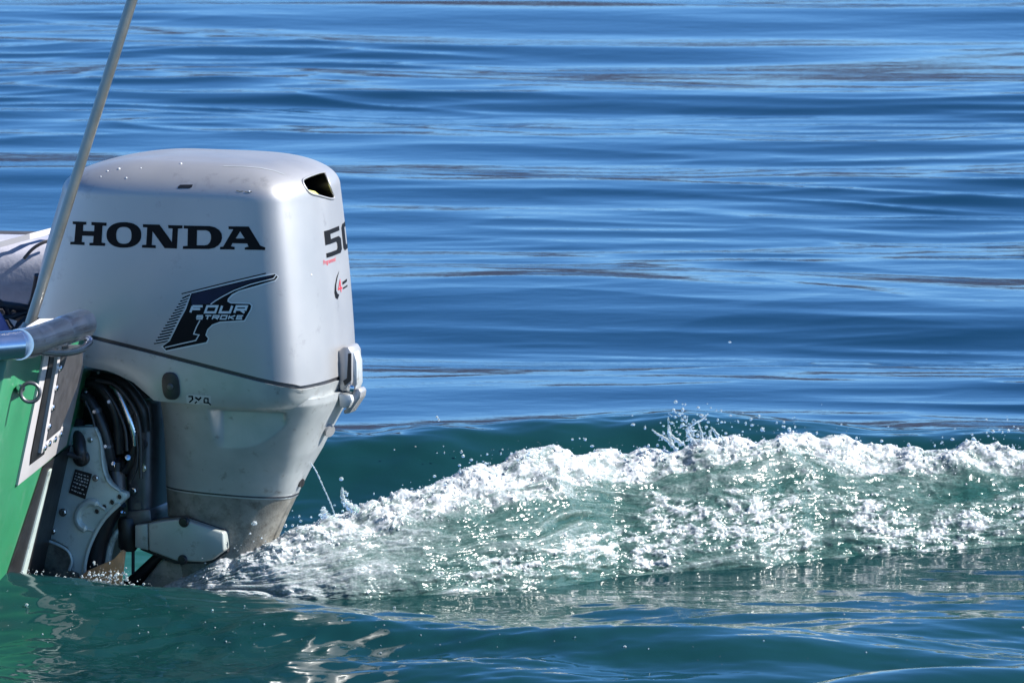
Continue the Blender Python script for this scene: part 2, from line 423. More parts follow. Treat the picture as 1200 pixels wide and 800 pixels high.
# ---- gasket in the seam
def ring_band(z0, z1, out, mat_, name, XFo=0.0):
    rs = []
    for dz, o in ((z0, out), (z1, out)):
        x, y = plan_ring(XF0 - o + XFo, XR0 + o, HW * 0.988 + o, n=11.0, nf=4.6, bulge=0.028)
        rs.append(np.stack([x, y, zseam(x) + dz], 1))
    return from_bm(name, loft(rs), mat_, motor, angle=30)
ring_band(-0.0075, -0.0003, -0.0025, M_RUBBER, 'seam_gasket')

# ---- lower cowl
zb_px = [(92, 428), (130, 436), (155, 448), (180, 470), (220, 473), (300, 480), (345, 483)]
_bx = [L(p[0], p[1], -0.165).x for p in zb_px]; _bz = [L(p[0], p[1], -0.165).z for p in zb_px]
_bx = _bx + [0.2, 0.3]; _bz = _bz + [_bz[-1], _bz[-1]]
def zbot(x): return np.interp(x, _bx, _bz)
rings = []
for i in range(12):
    t = i / 11
    o = 0.0010 - 0.010 * t - 0.008 * t ** 4
    x, y = plan_ring(XF0 - o * 0.5, XR0 + o * 1.4, HW * 0.988 + o, n=11.0 - 1.5 * t, nf=4.6, bulge=0.028)
    z = (zseam(x) - 0.0072) * (1 - t) + zbot(x) * t
    rings.append(np.stack([x, y, z], 1))
lx, ly, lz = rings[-1].T
rings.append(np.stack([lx * 0.96, ly * 0.93, lz - 0.002], 1)); rings.append(np.stack([lx * 0.6, ly * 0.6, lz - 0.002], 1))
bm = loft(rings); bmesh.ops.recalc_face_normals(bm, faces=bm.faces[:]); low_bvh = BVHTree.FromBMesh(bm)
lower_cowl = from_bm('lower_cowl', bm, M_LEG, motor, angle=40)

# ---- mid section (exhaust housing), with the scooped recess in its side
def leg_ring(row, pl, pr, hw, n, N=160, nf=2.6):
    xf = L(pl, row, -hw * 0.45).x; xr = L(pr, row, -hw * 0.1).x
    zc = L((pl + pr) / 2, row, -hw).z
    x, y = plan_ring(xf, xr, hw, n=n, nf=nf, N=N)
    return np.stack([x, y, np.full_like(x, zc)], 1)
prof = [(468, 181, 397, 0.150, 3.6), (476, 182, 396, 0.148, 3.5), (486, 184, 392, 0.140, 3.3), (500, 186, 385, 0.130, 3.1), (516, 188, 377, 0.118, 3.0), (532, 189, 369, 0.105, 2.9), (550, 190, 358, 0.090, 2.8), (564, 190.5, 351, 0.080, 2.7), (574, 191, 346, 0.073, 2.6), (580, 191, 344, 0.071, 2.6)]
rows = np.linspace(468, 579, 75)
pa = np.array(prof)
rings = []
for r in rows:
    v = [np.interp(r, pa[:, 0], pa[:, k]) for k in range(1, 5)]
    rg = leg_ring(r, *v, N=300)
    # recess: sunk panel below the ledge
    x, y, z = rg.T
    xl = L(247, 490, -0.14).x; xm = L(330, 490, -0.14).x
    m = sstep(xl - 0.006, xl + 0.016, x) * (1 - sstep(xm - 0.005, xm + 0.007, x)) * sstep(480.5, 483.5, r)
    floor = 0.119 - 0.010 * np.clip((r - 483) / 50, 0, 1)
    y2 = np.sign(y) * np.where(np.abs(y) > floor, np.abs(y) * (1 - m) + floor * m, np.abs(y))
    # tilt the housing's seam so that it runs slightly down to the rear
    rings.append(np.stack([x, y2, z - 0.010 * sstep(500, 579, r) * (x - x.min()) / (x.max() - x.min())], 1))
bm = loft(rings); bmesh.ops.recalc_face_normals(bm, faces=bm.faces[:]); mid_bvh = BVHTree.FromBMesh(bm)
mid = from_bm('exhaust_housing', bm, M_LEG, motor, angle=50)
# ---- lower leg, grimy, carries on under water
prof = [(576, 191.5, 345, 0.071, 2.6), (600, 193, 334, 0.066, 2.5), (640, 196, 318, 0.060, 2.4), (690, 200, 305, 0.055, 2.3), (800, 205, 300, 0.05, 2.2)]
rings = []
for (r, a, b, h, n) in prof:
    rg = leg_ring(r, a, b, h, n); x, y, z = rg.T
    rings.append(np.stack([x, y, z - 0.010 * (x - x.min()) / (x.max() - x.min())], 1))
leg = from_bm('lower_leg', loft(rings), M_GRIME, motor, angle=50)
rg = leg_ring(576.5, 191, 345.5, 0.0725, 2.6); x, y, z = rg.T
dz = -0.010 * (x - x.min()) / (x.max() - x.min())
from_bm('leg_gasket', loft([np.stack([x, y, z + dz + 0.0015], 1), np.stack([x, y, z + dz - 0.0015], 1)]), M_RUBBER, motor, angle=30)
# ventilation plate and gear case below the surface
bm = prism(bmesh.new(), [(-0.10, -0.05, -0.16), (0.10, -0.11, -0.16), (0.22, -0.10, -0.16), (0.22, 0.10, -0.16), (0.10, 0.11, -0.16), (-0.10, 0.05, -0.16)], [(-0.10, -0.05, -0.168), (0.10, -0.11, -0.168), (0.22, -0.10, -0.168), (0.22, 0.10, -0.168), (0.10, 0.11, -0.168), (-0.10, 0.05, -0.168)])
from_bm('ventilation_plate', bm, M_GRIME, motor)
bm = bmesh.new(); tube(bm, [(-0.2, 0, -0.36), (-0.14, 0, -0.36), (0.05, 0, -0.36), (0.16, 0, -0.36)], [0.01, 0.045, 0.055, 0.045], 20)
tube(bm, [(0, 0, -0.15), (0, 0, -0.34)], [0.04, 0.035], 16)
from_bm('gear_case', bm, M_GRIME, motor)

# ---- rear latch and catch
def pris_px(pts, ly0, ly1, bev=0.0, seg=2, bm=None):
    b = bmesh.new()
    prism(b, [L(x, y, ly0) for x, y in pts], [L(x, y, ly0) + Vector((0, ly1 - ly0, 0)) for x, y in pts])
    if bev: bevel(b, bev, seg)
    return b
latch = from_bm('latch_housing', pris_px([(394, 413), (402, 406), (408, 406), (412, 413), (412, 450), (406, 458), (398, 458)], -0.005, 0.05, 0.004), M_SILVER, motor)
from_bm('latch_lever', pris_px([(411, 411), (415, 413), (418, 424), (418.5, 450), (414.5, 460), (410.5, 460)], 0.004, 0.036, 0.002), M_LEG, latch)
from_bm('latch_slot', pris_px([(408, 414), (411.2, 414), (411.2, 446), (404, 452), (402, 446), (406.5, 443)], -0.0065, -0.001, 0), M_BLACK, latch)
b = bmesh.new(); disc(b, L(411, 455, -0.008), (0, -1, 0), 0.007, 0.004, 16, dome=1)
from_bm('latch_pivot', b, M_STEEL, latch)
catch = from_bm('latch_catch', pris_px([(396, 461), (411, 463), (413, 470), (408, 479), (398, 477)], -0.015, 0.04, 0.003), M_LEG, motor)
from_bm('catch_hook', pris_px([(415, 456), (420, 455), (423, 459), (422, 466), (410, 484), (403, 485), (402, 481), (407, 478)], -0.002, 0.03, 0.002), M_SILVER, catch)

# ---- side details
def patch_disc(px, py, bvh, rx, ry, h, mat_, name, parent, seg=24, bev=0.0015):
    loc, n = hit(px, py, bvh)
    n = Vector(n); up = Vector((0, 0, 1)); rt = up.cross(n).normalized(); u2 = n.cross(rt)
    e = 2.8
    def sp(t, k): return k * math.copysign(abs(t) ** (2 / e), t)
    pts = [(sp(math.cos(a), rx), sp(math.sin(a), ry)) for a in [2 * math.pi * i / seg for i in range(seg)]]
    b = prism(bmesh.new(), [loc - n * 0.004 + rt * x + u2 * y for x, y in pts], [loc + n * h + rt * x + u2 * y for x, y in pts])
    if bev: bevel(b, bev, 2)
    return from_bm(name, b, mat_, parent), loc, n
plug, pl_, pn_ = patch_disc(200.5, 452, low_bvh, 0.0165, 0.0255, 0.004, M_RUBBER, 'rubber_plug', motor)
b = bmesh.new(); disc(b, pl_ + pn_ * 0.003, pn_, 0.006, 0.004, 16, dome=1); from_bm('plug_button', b, M_DARKM, plug)
b = bmesh.new()
for (px, py) in ((218, 471), (233, 432), (294, 466)):
    pass
b.free()
# water outlet on the trailing edge
b = bmesh.new(); o_ = L(352, 563, 0.0); disc(b, o_ - Vector((0.012, 0, 0)), (1, -0.3, -0.2), 0.008, 0.018, 14)
from_bm('water_outlet', b, M_BLACK, motor)
b = bmesh.new(); o_ = L(388, 503, 0.0); disc(b, o_ - Vector((0.008, 0.0, 0)), (1, -0.5, -0.4), 0.011, 0.010, 14)
from_bm('outlet_ring', b, M_SILVER, motor)

# ---- lower mount cover
mc = [(173, 613), (186, 610.5), (206, 608), (216, 608.5), (262, 623.5), (263, 645), (248, 656), (238, 658.5), (206, 657), (174, 645)]
mount = from_bm('mount_cover', pris_px(mc, -0.086, -0.055, 0.004, 3), M_MOUNT, motor)
mc2 = [(163, 613), (190, 607), (217, 604), (265, 621), (267, 647), (248, 660), (205, 660.5), (164, 644)]
from_bm('mount_gasket', pris_px(mc2, -0.068, -0.03, 0.002), M_RUBBER, mount)
for (px, py, r) in ((216.5, 611, 0.0095), (215, 655, 0.009)):
    b = bmesh.new(); disc(b, L(px, py, -0.083), (0, -1, 0), r, 0.008, 20, dome=1)
    disc(b, L(px, py, -0.091), (0, -1, 0), r * 0.5, 0.003, 6)
    from_bm('mount_bolt', b, M_BLACK, mount)
arm = from_bm('mount_arm', pris_px([(158, 615), (173, 613.5), (173.5, 644.5), (158, 641)], -0.082, -0.02, 0.002), M_MOUNT, motor)
b = bmesh.new(); tube(b, [L(150, 606, -0.05), L(150, 611, -0.05), L(150.5, 640, -0.05), L(150.5, 645, -0.05)], [0.016, 0.0185, 0.0185, 0.013], 20)
from_bm('pivot_collar', b, M_BLACK, arm)
b = bmesh.new(); tube(b, [L(156, 640, -0.045), L(156, 672, -0.045)], 0.0032, 8)
from_bm('tie_rod', b, M_BLACK, arm)
# struts going into the water under the arm
bm = bmesh.new(); tube(bm, [L(190, 650, 0.0), L(165, 675, 0.0), L(130, 705, 0.0)], [0.012, 0.014, 0.016], 12)
from_bm('lower_strut', bm, M_BLACK, motor)
from_bm('lower_shroud', pris_px([(188, 655), (240, 660), (262, 664), (250, 700), (150, 712), (160, 690)], -0.05, 0.04, 0.008), M_GRIME, motor)
rust = from_bm('rust_plate', pris_px([(80, 686), (103, 668), (133, 655), (143, 644), (146, 646), (143, 672), (134, 720), (82, 720)], -0.122, -0.114, 0.001), M_RUST, motor)

# ---- clamp brackets (near one in view, its twin beyond)
br = [(76, 500), (112, 500), (116, 508), (119.5, 522), (121, 540), (123.5, 556), (129, 566), (138, 574), (148, 577), (149, 583), (139, 592), (126, 603), (115, 616), (107, 632), (100.5, 648), (97, 668), (96, 700), (34, 690), (37, 662), (38, 640), (48, 600), (62, 545), (70, 520)]
b = pris_px(br, -0.105, -0.085, 0.0035, 2)
clamp = from_bm('clamp_bracket', b, M_BRACKET, motor)
clamp2 = bpy.data.objects.new('clamp_bracket', clamp.data); C.objects.link(clamp2); clamp2.parent = motor; clamp2.location = (0, 0.19, 0)
for (px, py) in ((114.3, 598.5), (123, 593.3), (132, 587.8), (140.8, 581.5)):
    b = bmesh.new(); disc(b, L(px, py, -0.100), (0, -1, 0), 0.0046, 0.0062, 16); from_bm('trim_hole', b, M_BLACK, clamp)
    b = bmesh.new(); c0 = L(px, py, -0.1055)
    tube(b, [c0 + Vector((0.0056 * math.cos(a), 0, 0.0056 * math.sin(a))) for a in [2 * math.pi * i / 16 for i in range(16)]], 0.0009, 6, closed=True)
    from_bm('hole_rim', b, M_BRACKET, clamp)
# raised hook rib on the bracket
rib = catmull([L(124, 597, -0.106), L(108, 588, -0.106), L(96, 594, -0.106), L(91, 606, -0.106), L(96, 617, -0.106), L(110, 622, -0.106)], 6)
b = bmesh.new(); tube(b, rib, [0.003] * 4 + [0.0075] * (len(rib) - 8) + [0.003] * 4, 10); from_bm('bracket_rib', b, M_BRACKET, clamp)
edge = catmull([L(112, 502, -0.106), L(118, 518, -0.106), L(120.5, 545, -0.106), L(127, 564, -0.106), L(140, 575, -0.106)], 6)
b = bmesh.new(); tube(b, edge, 0.0032, 8); from_bm('bracket_lip', b, M_BRACKET, clamp)
edge = catmull([L(140, 590, -0.106), L(122, 608, -0.106), L(108, 632, -0.106), L(100, 658, -0.106), L(98, 690, -0.106)], 6)
b = bmesh.new(); tube(b, edge, 0.0038, 8); from_bm('bracket_lip', b, M_BRACKET, clamp)
b = bmesh.new(); tube(b, catmull([L(52, 600, -0.106), L(48, 615, -0.106), L(46.5, 632, -0.106)], 5), 0.0022, 8); from_bm('bracket_lip', b, M_BRACKET, clamp)
# slot for the clamping bolt
from_bm('bolt_slot', pris_px([(64, 524), (79, 528), (70, 566), (58, 560)], -0.1075, -0.099, 0.001), M_DARKM, clamp)
from_bm('slot_bar', pris_px([(74, 532), (78.5, 533), (71, 562), (66, 560)], -0.1105, -0.104, 0.001), M_BLACK, clamp)
from_bm('slot_bar', pris_px([(66, 529), (69.5, 530), (63, 557), (59.5, 556)], -0.1105, -0.104, 0.001), M_BRACKET, clamp)
# serial plate
sp_ = [(88, 549.5), (107.5, 555), (99.5, 584.5), (80.5, 577)]
plate = from_bm('data_plate', pris_px(sp_, -0.1072, -0.1045, 0), M_BLACK, clamp, smooth=False)
def plate_pt(u, v):
    a, b_, c, d = [Vector(p) for p in sp_]
    return (a * (1 - u) + b_ * u) * (1 - v) + (d * (1 - u) + c * u) * v
random.seed(4)
b = bmesh.new()
for i, v in enumerate((0.12, 0.24, 0.36, 0.50, 0.66, 0.82)):
    u = 0.10
    while u < 0.86:
        w_ = random.uniform(0.04, 0.16); hgt = random.choice((0.035, 0.05, 0.06))
        q = [plate_pt(u, v), plate_pt(min(0.92, u + w_), v), plate_pt(min(0.92, u + w_), v + hgt), plate_pt(u, v + hgt)]
        b.faces.new([b.verts.new(L(p.x, p.y, -0.1076)) for p in q]); u += w_ + random.uniform(0.04, 0.1)
from_bm('plate_print', b, M_PRINTS, plate, smooth=False)
# mossy lower corner of the bracket
from_bm('bracket_foot', pris_px([(45, 630), (62, 632), (78, 641), (84, 652), (83, 668), (92, 672), (90, 690), (32, 685), (36, 660)], -0.112, -0.1052, 0.002), M_MOSS, clamp)
b = bmesh.new(); tube(b, catmull([L(58, 634, -0.113), L(70, 639, -0.113), L(80, 646, -0.113), L(84, 657, -0.113), L(81, 668, -0.113)], 5), 0.0028, 8)
from_bm('bracket_lip', b, M_BRACKET, clamp)

# ---- swivel bracket column and its parts
sw = from_bm('swivel_bracket', pris_px([(150, 470), (176, 468), (178, 500), (176.5, 560), (176, 600), (172, 612), (148, 612), (146, 560)], -0.055, 0.055, 0.012, 3), M_DARKM, motor)
from_bm('swivel_web', pris_px([(92, 432), (150, 440), (178, 470), (178, 512), (150, 560), (128, 560), (118, 520), (110, 498), (92, 498)], -0.03, 0.03, 0.006), M_BLACK, motor)
b = bmesh.new(); disc(b, L(163, 592, -0.052), (0, -1, 0), 0.0075, 0.006, 6); from_bm('column_bolt', b, M_DARKM, sw)
from_bm('column_cap', pris_px([(149, 598), (176, 596), (178, 612), (160, 615), (146, 612)], -0.06, 0.05, 0.004), M_DARKM, sw)
b = bmesh.new(); tube(b, [L(137, 548, -0.07), L(138, 556, -0.07), L(138.5, 576, -0.07)], [0.0125, 0.0135, 0.0135], 20)
tr = from_bm('tilt_cylinder', b, M_DARKM, motor)
b = bmesh.new(); tube(b, [L(136, 536, -0.07), L(137, 541, -0.07), L(137.5, 551, -0.07)], [0.008, 0.014, 0.0145], 18); from_bm('cylinder_cap', b, M_BLACK, tr)
b = bmesh.new(); disc(b, L(133, 543, -0.088), (0.2, -1, 0.4), 0.0045, 0.004, 12, dome=1); from_bm('cylinder_screw', b, M_STEEL, tr)
b = bmesh.new(); tube(b, catmull([L(137, 586, -0.06), L(128, 600, -0.06), L(118, 625, -0.06), L(112, 650, -0.06), L(110, 690, -0.06)], 6), 0.020, 14)
from_bm('tilt_ram', b, M_BLACK, motor)
b = bmesh.new(); tube(b, catmull([L(140, 620, -0.055), L(131, 635, -0.055), L(127, 652, -0.055), L(124, 672, -0.055)], 6), [0.004] + [0.0065] * 18, 10)
from_bm('ram_rod', b, M_BRACKET, motor)
# links with chrome scraps near the collar
b = bmesh.new()
for k in range(10):
    c0 = L(random.uniform(133, 146), random.uniform(590, 606), -0.068); disc(b, c0, (random.uniform(-.5, .5), -1, random.uniform(-.2, .8)), random.uniform(.002, .0045), 0.003, 8, dome=1)
from_bm('corroded_fitting', b, M_STEEL, motor)

# ---- hoses and cables
def hose(name, pts, r, m_, lyk=-0.08, parent=None, ribs=0):
    P = catmull([L(p[0], p[1], p[2] if len(p) > 2 else lyk) for p in pts], 12)
    R = r
    if ribs: R = [r * (1 + 0.10 * (1 if (i // 1) % 2 else -1)) for i in range(len(P))]
    b = bmesh.new(); tube(b, P, R, 14); return from_bm(name, b, m_, parent or motor, angle=80)
hose('hose', [(88, 470, -0.07), (98, 462, -0.085), (112, 480, -0.09), (122, 505, -0.09), (128, 530, -0.085), (132, 548, -0.075)], 0.0105, M_RUBBER)
hose('hose', [(98, 448, -0.06), (114, 450, -0.08), (130, 470, -0.085), (138, 495, -0.08), (140, 530, -0.07)], 0.0095, M_RUBBER)
hose('hose', [(92, 495, -0.08), (93, 512, -0.10), (94, 528, -0.112), (96, 540, -0.105)], 0.0120, M_RUBBER)
hose('hose', [(104, 440, -0.03), (140, 447, -0.06), (165, 475, -0.065), (170, 505, -0.06)], 0.0105, M_RUBBER)
cab = hose('braided_cable', [(131, 451, -0.085), (140, 462, -0.095), (150, 485, -0.098), (157, 507, -0.096), (158.5, 522, -0.092)], 0.0062, M_STEEL, ribs=1)
hose('cable_end', [(158.5, 521, -0.092), (156, 530, -0.090), (152, 545, -0.086), (146, 552, -0.08)], 0.0072, M_BLACK, parent=cab)
b = bmesh.new(); disc(b, L(150, 536, -0.098), (0.3, -1, 0.3), 0.006, 0.004, 12, dome=1); from_bm('cable_nut', b, M_STEEL, cab)
for pts, r in (([(100, 470), (108, 488), (113, 512), (116, 540)], 0.0030), ([(122, 455), (134, 472), (146, 500), (149, 528)], 0.0032), ([(112, 445), (136, 452), (156, 476), (164, 505), (165, 560)], 0.0036), ([(142, 470), (154, 492), (161, 520), (160, 548), (152, 566)], 0.0028)):
    hose('thin_cable', pts, r, M_RUBBER, lyk=-0.098)
def clamp_ring(px, py, ly, ax, r):
    b = bmesh.new(); c0 = L(px, py, ly); tube(b, [c0 - Vector(ax).normalized() * 0.004, c0 + Vector(ax).normalized() * 0.004], r, 20); o = from_bm('hose_clamp', b, M_DARKM, motor, angle=40)
    b = bmesh.new(); disc(b, c0 + Vector((0, -r * 0.9, 0)), (0.2, -1, 0.2), 0.0032, 0.004, 6); from_bm('clamp_screw', b, M_STEEL, o)
clamp_ring(113, 481.5, -0.09, (0.4, 0, -1), 0.0112); clamp_ring(130, 470, -0.085, (0.55, 0, -1), 0.0102); clamp_ring(126, 522, -0.087, (0.25, 0.05, -1), 0.0111)
for (px, py, ly, r) in ((152, 480, -0.06, 0.006), (168, 520, -0.056, 0.006), (156, 575, -0.058, 0.005), (168, 548, -0.056, 0.0045), (88, 520, -0.107, 0.0045), (112, 560, -0.107, 0.004), (74, 600, -0.107, 0.005), (62, 622, -0.107, 0.004), (106, 515, -0.107, 0.0035)):
    b = bmesh.new(); disc(b, L(px, py, ly), (0, -1, 0), r, 0.004, 6); disc(b, L(px, py, ly + 0.001), (0, -1, 0), r * 1.5, 0.002, 18); from_bm('bolt', b, M_STEEL if r < 0.0055 else M_DARKM, motor, angle=30)
b = bmesh.new(); disc(b, L(96, 536, -0.105), (0, -1, 0), 0.0155, 0.010, 24, dome=1)
ball = from_bm('hose_grommet', b, M_BLACK, motor)
b = bmesh.new(); tube(b, [L(80, 532, -0.118), L(97, 536, -0.118)], 0.0055, 12); from_bm('grommet_pin', b, M_DARKM, ball)
for (px, py) in ((115, 437), (101, 459), (87, 487)):
    b = bmesh.new(); disc(b, L(px, py, -0.095), (0.2, -1, 0.5), 0.003, 0.003, 10, dome=1); from_bm('small_screw', b, M_STEEL, motor)

# ================================================================== PRINT ON THE MOTOR
_dk = [0]
def tess(bm, polys, fn, stepx=5.0, stepy=9.0):
    """polys = [outer, hole, ...] in a 2-D plane; fn maps (x, y) to (point, normal)"""
    vv = [[Vector((x, y, 0)) for x, y in p] for p in polys]
    tri = tessellate_polygon(vv); flat = [v for p in vv for v in p]
    t = bmesh.new(); bv = [t.verts.new(v) for v in flat]
    for a, b, c in tri:
        try: t.faces.new((bv[a], bv[b], bv[c]))
        except ValueError: pass
    xs_ = [v.x for v in flat]; ys_ = [v.y for v in flat]
    for ax, lo, hi, st in ((0, min(xs_), max(xs_), stepx), (1, min(ys_), max(ys_), stepy)):
        k = lo + st
        while k < hi:
            co = Vector((k, 0, 0)) if ax == 0 else Vector((0, k, 0)); no = Vector((1, 0, 0)) if ax == 0 else Vector((0, 1, 0))
            bmesh.ops.bisect_plane(t, geom=t.verts[:] + t.edges[:] + t.faces[:], plane_co=co, plane_no=no, dist=1e-6); k += st
    mp = {}; 
    for v in t.verts:
        p, n = fn(v.co.x, v.co.y)
        if p is None: mp[v] = None
        else: mp[v] = bm.verts.new(p)
    for f in t.faces:
        w = [mp[v] for v in f.verts]
        if None not in w: bm.faces.new(w)
    t.free()
def off_fn(off, bvh=None):
    def fn(x, y):
        p, n = hit(x, y, bvh)
        return (None, None) if p is None else (p + n * off, n)
    return fn
def decal(name, polylists, m_, off=0.0006, parent=cowl, fn=None, **kw):
    bm = bmesh.new()
    for k, polys in enumerate(polylists): tess(bm, polys, (fn or off_fn)(off + 0.00003 * k), **kw)
    me = bpy.data.meshes.new(name); bm.to_mesh(me); bm.free()
    return link(name, me, m_, parent)
def strip(pts, w):
    P = [Vector((x, y)) for x, y in pts]; lft, rgt = [], []
    for i, p in enumerate(P):
        a = (p - P[i - 1]).normalized() if i else None; b_ = (P[i + 1] - p).normalized() if i + 1 < len(P) else None
        d = ((a or b_) + (b_ or a)).normalized(); n = Vector((-d.y, d.x))
        k = w / 2 / max(0.45, n.dot(Vector((-(a or b_).y, (a or b_).x))))
        lft.append(tuple(p + n * k)); rgt.append(tuple(p - n * k))
    return lft + rgt[::-1]
def ell(cx, cy, rx, ry, n=40, e=2.0, a0=0, a1=360):
    o = []
    for i in range(n):
        a = rad(a0 + (a1 - a0) * i / n); c, s = math.cos(a), math.sin(a)
        o.append((cx + rx * math.copysign(abs(c) ** (2 / e), c), cy + ry * math.copysign(abs(s) ** (2 / e), s)))
    return o
# maker's name in wide slab capitals
G_H = [(85.3, 259.4), (101.3, 260), (101, 263.2), (97.6, 263.6), (97.2, 270.6), (110.4, 271), (110.8, 264.2), (107.2, 263.8), (107.4, 260.2), (125, 261), (124.8, 264.6), (120.2, 264.8), (119, 284.2), (123.4, 285), (123.2, 288.2), (104.8, 287.6), (105, 284.6), (109.2, 284.4), (109.8, 276.6), (96.4, 276.2), (95.8, 283.4), (99.2, 284), (99, 287.2), (82.4, 286.4), (82.6, 283.4), (87.2, 283.2), (89, 263), (85.4, 262.6)]
G_N = [(167.5, 262.8), (187, 263.2), (201.5, 283.6), (202.3, 268), (197.5, 267.4), (197, 263.8), (214, 264.2), (213.8, 267.6), (208.6, 268), (207.4, 291.3), (193, 290.8), (178.8, 271), (177.9, 287), (182.6, 287.4), (182.6, 290.8), (166.4, 290.2), (166.6, 287), (171.4, 286.8), (172.6, 266.6), (167.6, 266.2)]
G_D = [(215.5, 264.3), (246, 264.9), (252, 266.3), (257, 269.6), (259.8, 274), (260.3, 279), (259, 283.6), (256, 287.6), (251, 290.6), (245, 291.8), (214.3, 291.7), (214.5, 288.4), (219.8, 288), (220.2, 268), (215.4, 267.8)]
G_Di = [(231, 269.8), (242, 270), (245.4, 271.6), (247.2, 275), (247.4, 279.4), (246.2, 283.6), (243.6, 286.6), (240, 287.4), (230.6, 287.3)]
G_A = [(267.8, 265.2), (291.5, 265.4), (305, 287.6), (311, 290), (310.8, 293), (286.8, 292.6), (287, 290), (291.4, 289), (289.8, 285.4), (272.4, 285), (270.8, 288.6), (275, 289.4), (275, 292.4), (257.8, 292.2), (258, 289.4), (261.6, 289), (273.4, 268.8), (268, 268.6)]
G_Ai = [(281.5, 271.2), (286.8, 279.4), (276.4, 279.4)]
for g in ([G_H], [ell(145.3, 275.3, 20.4, 15, e=2.25), ell(145.2, 275.8, 9.0, 9.8, e=2.5)[::-1]], [G_N], [G_D, G_Di[::-1]], [G_A, G_Ai[::-1]]):
    decal('letter', [g], M_DECAL)
# four-stroke emblem
def Z(pts): return [(170 + x / 7.273, 310 + y / 7.273) for x, y in pts]
body = [(397, 243), (700, 172), (900, 124), (1105, 80), (1130, 104), (1108, 131), (960, 176), (800, 222), (742, 252), (706, 290), (702, 314), (730, 330), (890, 335), (906, 350), (899, 380), (846, 474), (640, 485), (572, 510), (532, 550), (515, 600), (538, 630), (522, 660), (340, 697), (180, 730), (168, 714), (150, 695), (212, 650), (252, 570), (300, 470), (350, 380)]
halo = [(1030, 82), (1110, 74), (1140, 102), (1115, 142), (962, 188), (806, 232), (752, 262), (718, 296), (716, 312), (738, 321), (893, 324), (918, 346), (910, 384), (852, 484), (644, 495), (580, 518), (541, 556), (526, 598), (550, 628), (530, 670), (344, 708), (176, 742), (156, 716), (136, 697), (200, 648), (240, 570), (288, 470), (338, 380), (385, 246), (700, 163)]
navy = [(400, 250), (700, 180), (900, 133), (1085, 92), (1075, 105), (890, 152), (750, 208), (640, 268), (560, 330), (400, 345), (395, 290)]
decal('emblem_outline', [[Z(halo)]], M_PRINTS, 0.0005)
emb = decal('emblem', [[Z(body)]], M_DECAL, 0.0008)
decal('emblem_blue', [[Z(navy)]], M_NAVY, 0.0011, parent=cowl)
decal('emblem_line', [[Z(strip([(560, 338), (600, 308), (660, 272), (760, 220), (900, 168), (1000, 142), (1096, 118), (1116, 90)], 9))], [Z(strip([(470, 474), (440, 530), (416, 590), (462, 598), (434, 645), (300, 675), (172, 705)], 9))], [Z(strip([(398, 240), (700, 168), (900, 120), (1100, 79)], 8))]], M_PRINTS, 0.0013)
lines = [[Z(strip([(312, 249), (700, 152), (1030, 74)], 9))]]
for i in range(16):
    t = i / 15; x1 = 385 - 190 * t; y1 = 262 + 392 * t; x0 = 318 - 240 * t; y0 = 280 + 385 * t
    lines.append([Z(strip([(x0, y0 + 8), (x1, y1 - 4)], 12 if i < 15 else 9))])
decal('emblem_hatch', lines, M_DECAL, 0.0008)
hl = []
for i in range(15):
    t = (i + 0.5) / 15; x1 = 392 - 190 * t; y1 = 262 + 392 * t; x0 = 322 - 240 * t; y0 = 280 + 385 * t
    hl.append([Z(strip([(x0, y0 + 8), (x1, y1 - 4)], 7))])
decal('emblem_hatch', hl, M_PRINTS, 0.0014)
GL = {'F': [[(0, 0), (0, 1)], [(0, 1), (1, 1)], [(0, .55), (.85, .55)]],
      'O': [[(.0, .0), (.0, 1), (1, 1), (1, 0), (-.08, 0)]], 'U': [[(0, 1.08), (0, 0), (1, 0), (1, 1.08)]],
      'R': [[(0, -.08), (0, 1), (1, 1), (1, .45), (0.1, .45)], [(.5, .42), (1, -.08)]],
      'S': [[(1, 1), (0, 1), (0, .52), (1, .52), (1, 0), (0, 0)]], 'T': [[(0, 1), (1.05, 1)], [(.5, .95), (.5, -.08)]],
      'K': [[(0, 1.08), (0, -.08)], [(1, 1.05), (.15, .5), (1, -.05)]], 'E': [[(1, 1), (0, 1), (0, 0), (1, 0)], [(.1, .5), (.9, .5)]]}
def text_polys(txt, X0, X1, Yb, Yt, wk, gap=0.34, slant=0.36, rise=0.0):
    n = len(txt); cw = (X1 - X0) / (n + gap * (n - 1)); out = []
    for i, ch in enumerate(txt):
        if ch == 'O':
            sk = wk / 2
            def PP(u, v, dx, dy): return (X0 + i * cw * (1 + gap) + u * cw * 0.92 + dx + (v - 0.5) * slant * (Yb - Yt) - dy * slant, Yb + (Yt - Yb) * v + dy)
            ou = [PP(0, 0, -sk, sk), PP(0, 1, -sk, -sk), PP(1, 1, sk, -sk), PP(1, 0, sk, sk)]; inn = [PP(0, 0, sk, -sk), PP(0, 1, sk, sk), PP(1, 1, -sk, sk), PP(1, 0, -sk, -sk)]
            out.append([Z(ou), Z(inn)[::-1]]); continue
        for stroke in GL[ch]:
            P = [(X0 + i * cw * (1 + gap) + u * cw * 0.92 + (v - 0.5) * slant * (Yb - Yt), Yb + (Yt - Yb) * v + rise * i) for u, v in stroke]
            out.append([Z(strip(P, wk))])
    return out
decal('emblem_lettering', text_polys('FOUR', 398, 868, 406, 354, 19), M_PRINTS, 0.0016, stepx=8)
decal('emblem_lettering', text_polys('STROKE', 444, 838, 462, 434, 11), M_PRINTS, 0.0016, stepx=8)
decal('cover_slot', [[[(208.5, 219), (211, 216.6), (226, 216.4), (225, 219.4), (222.5, 220.8), (208.3, 221)]]], M_BLACK, 0.0004)
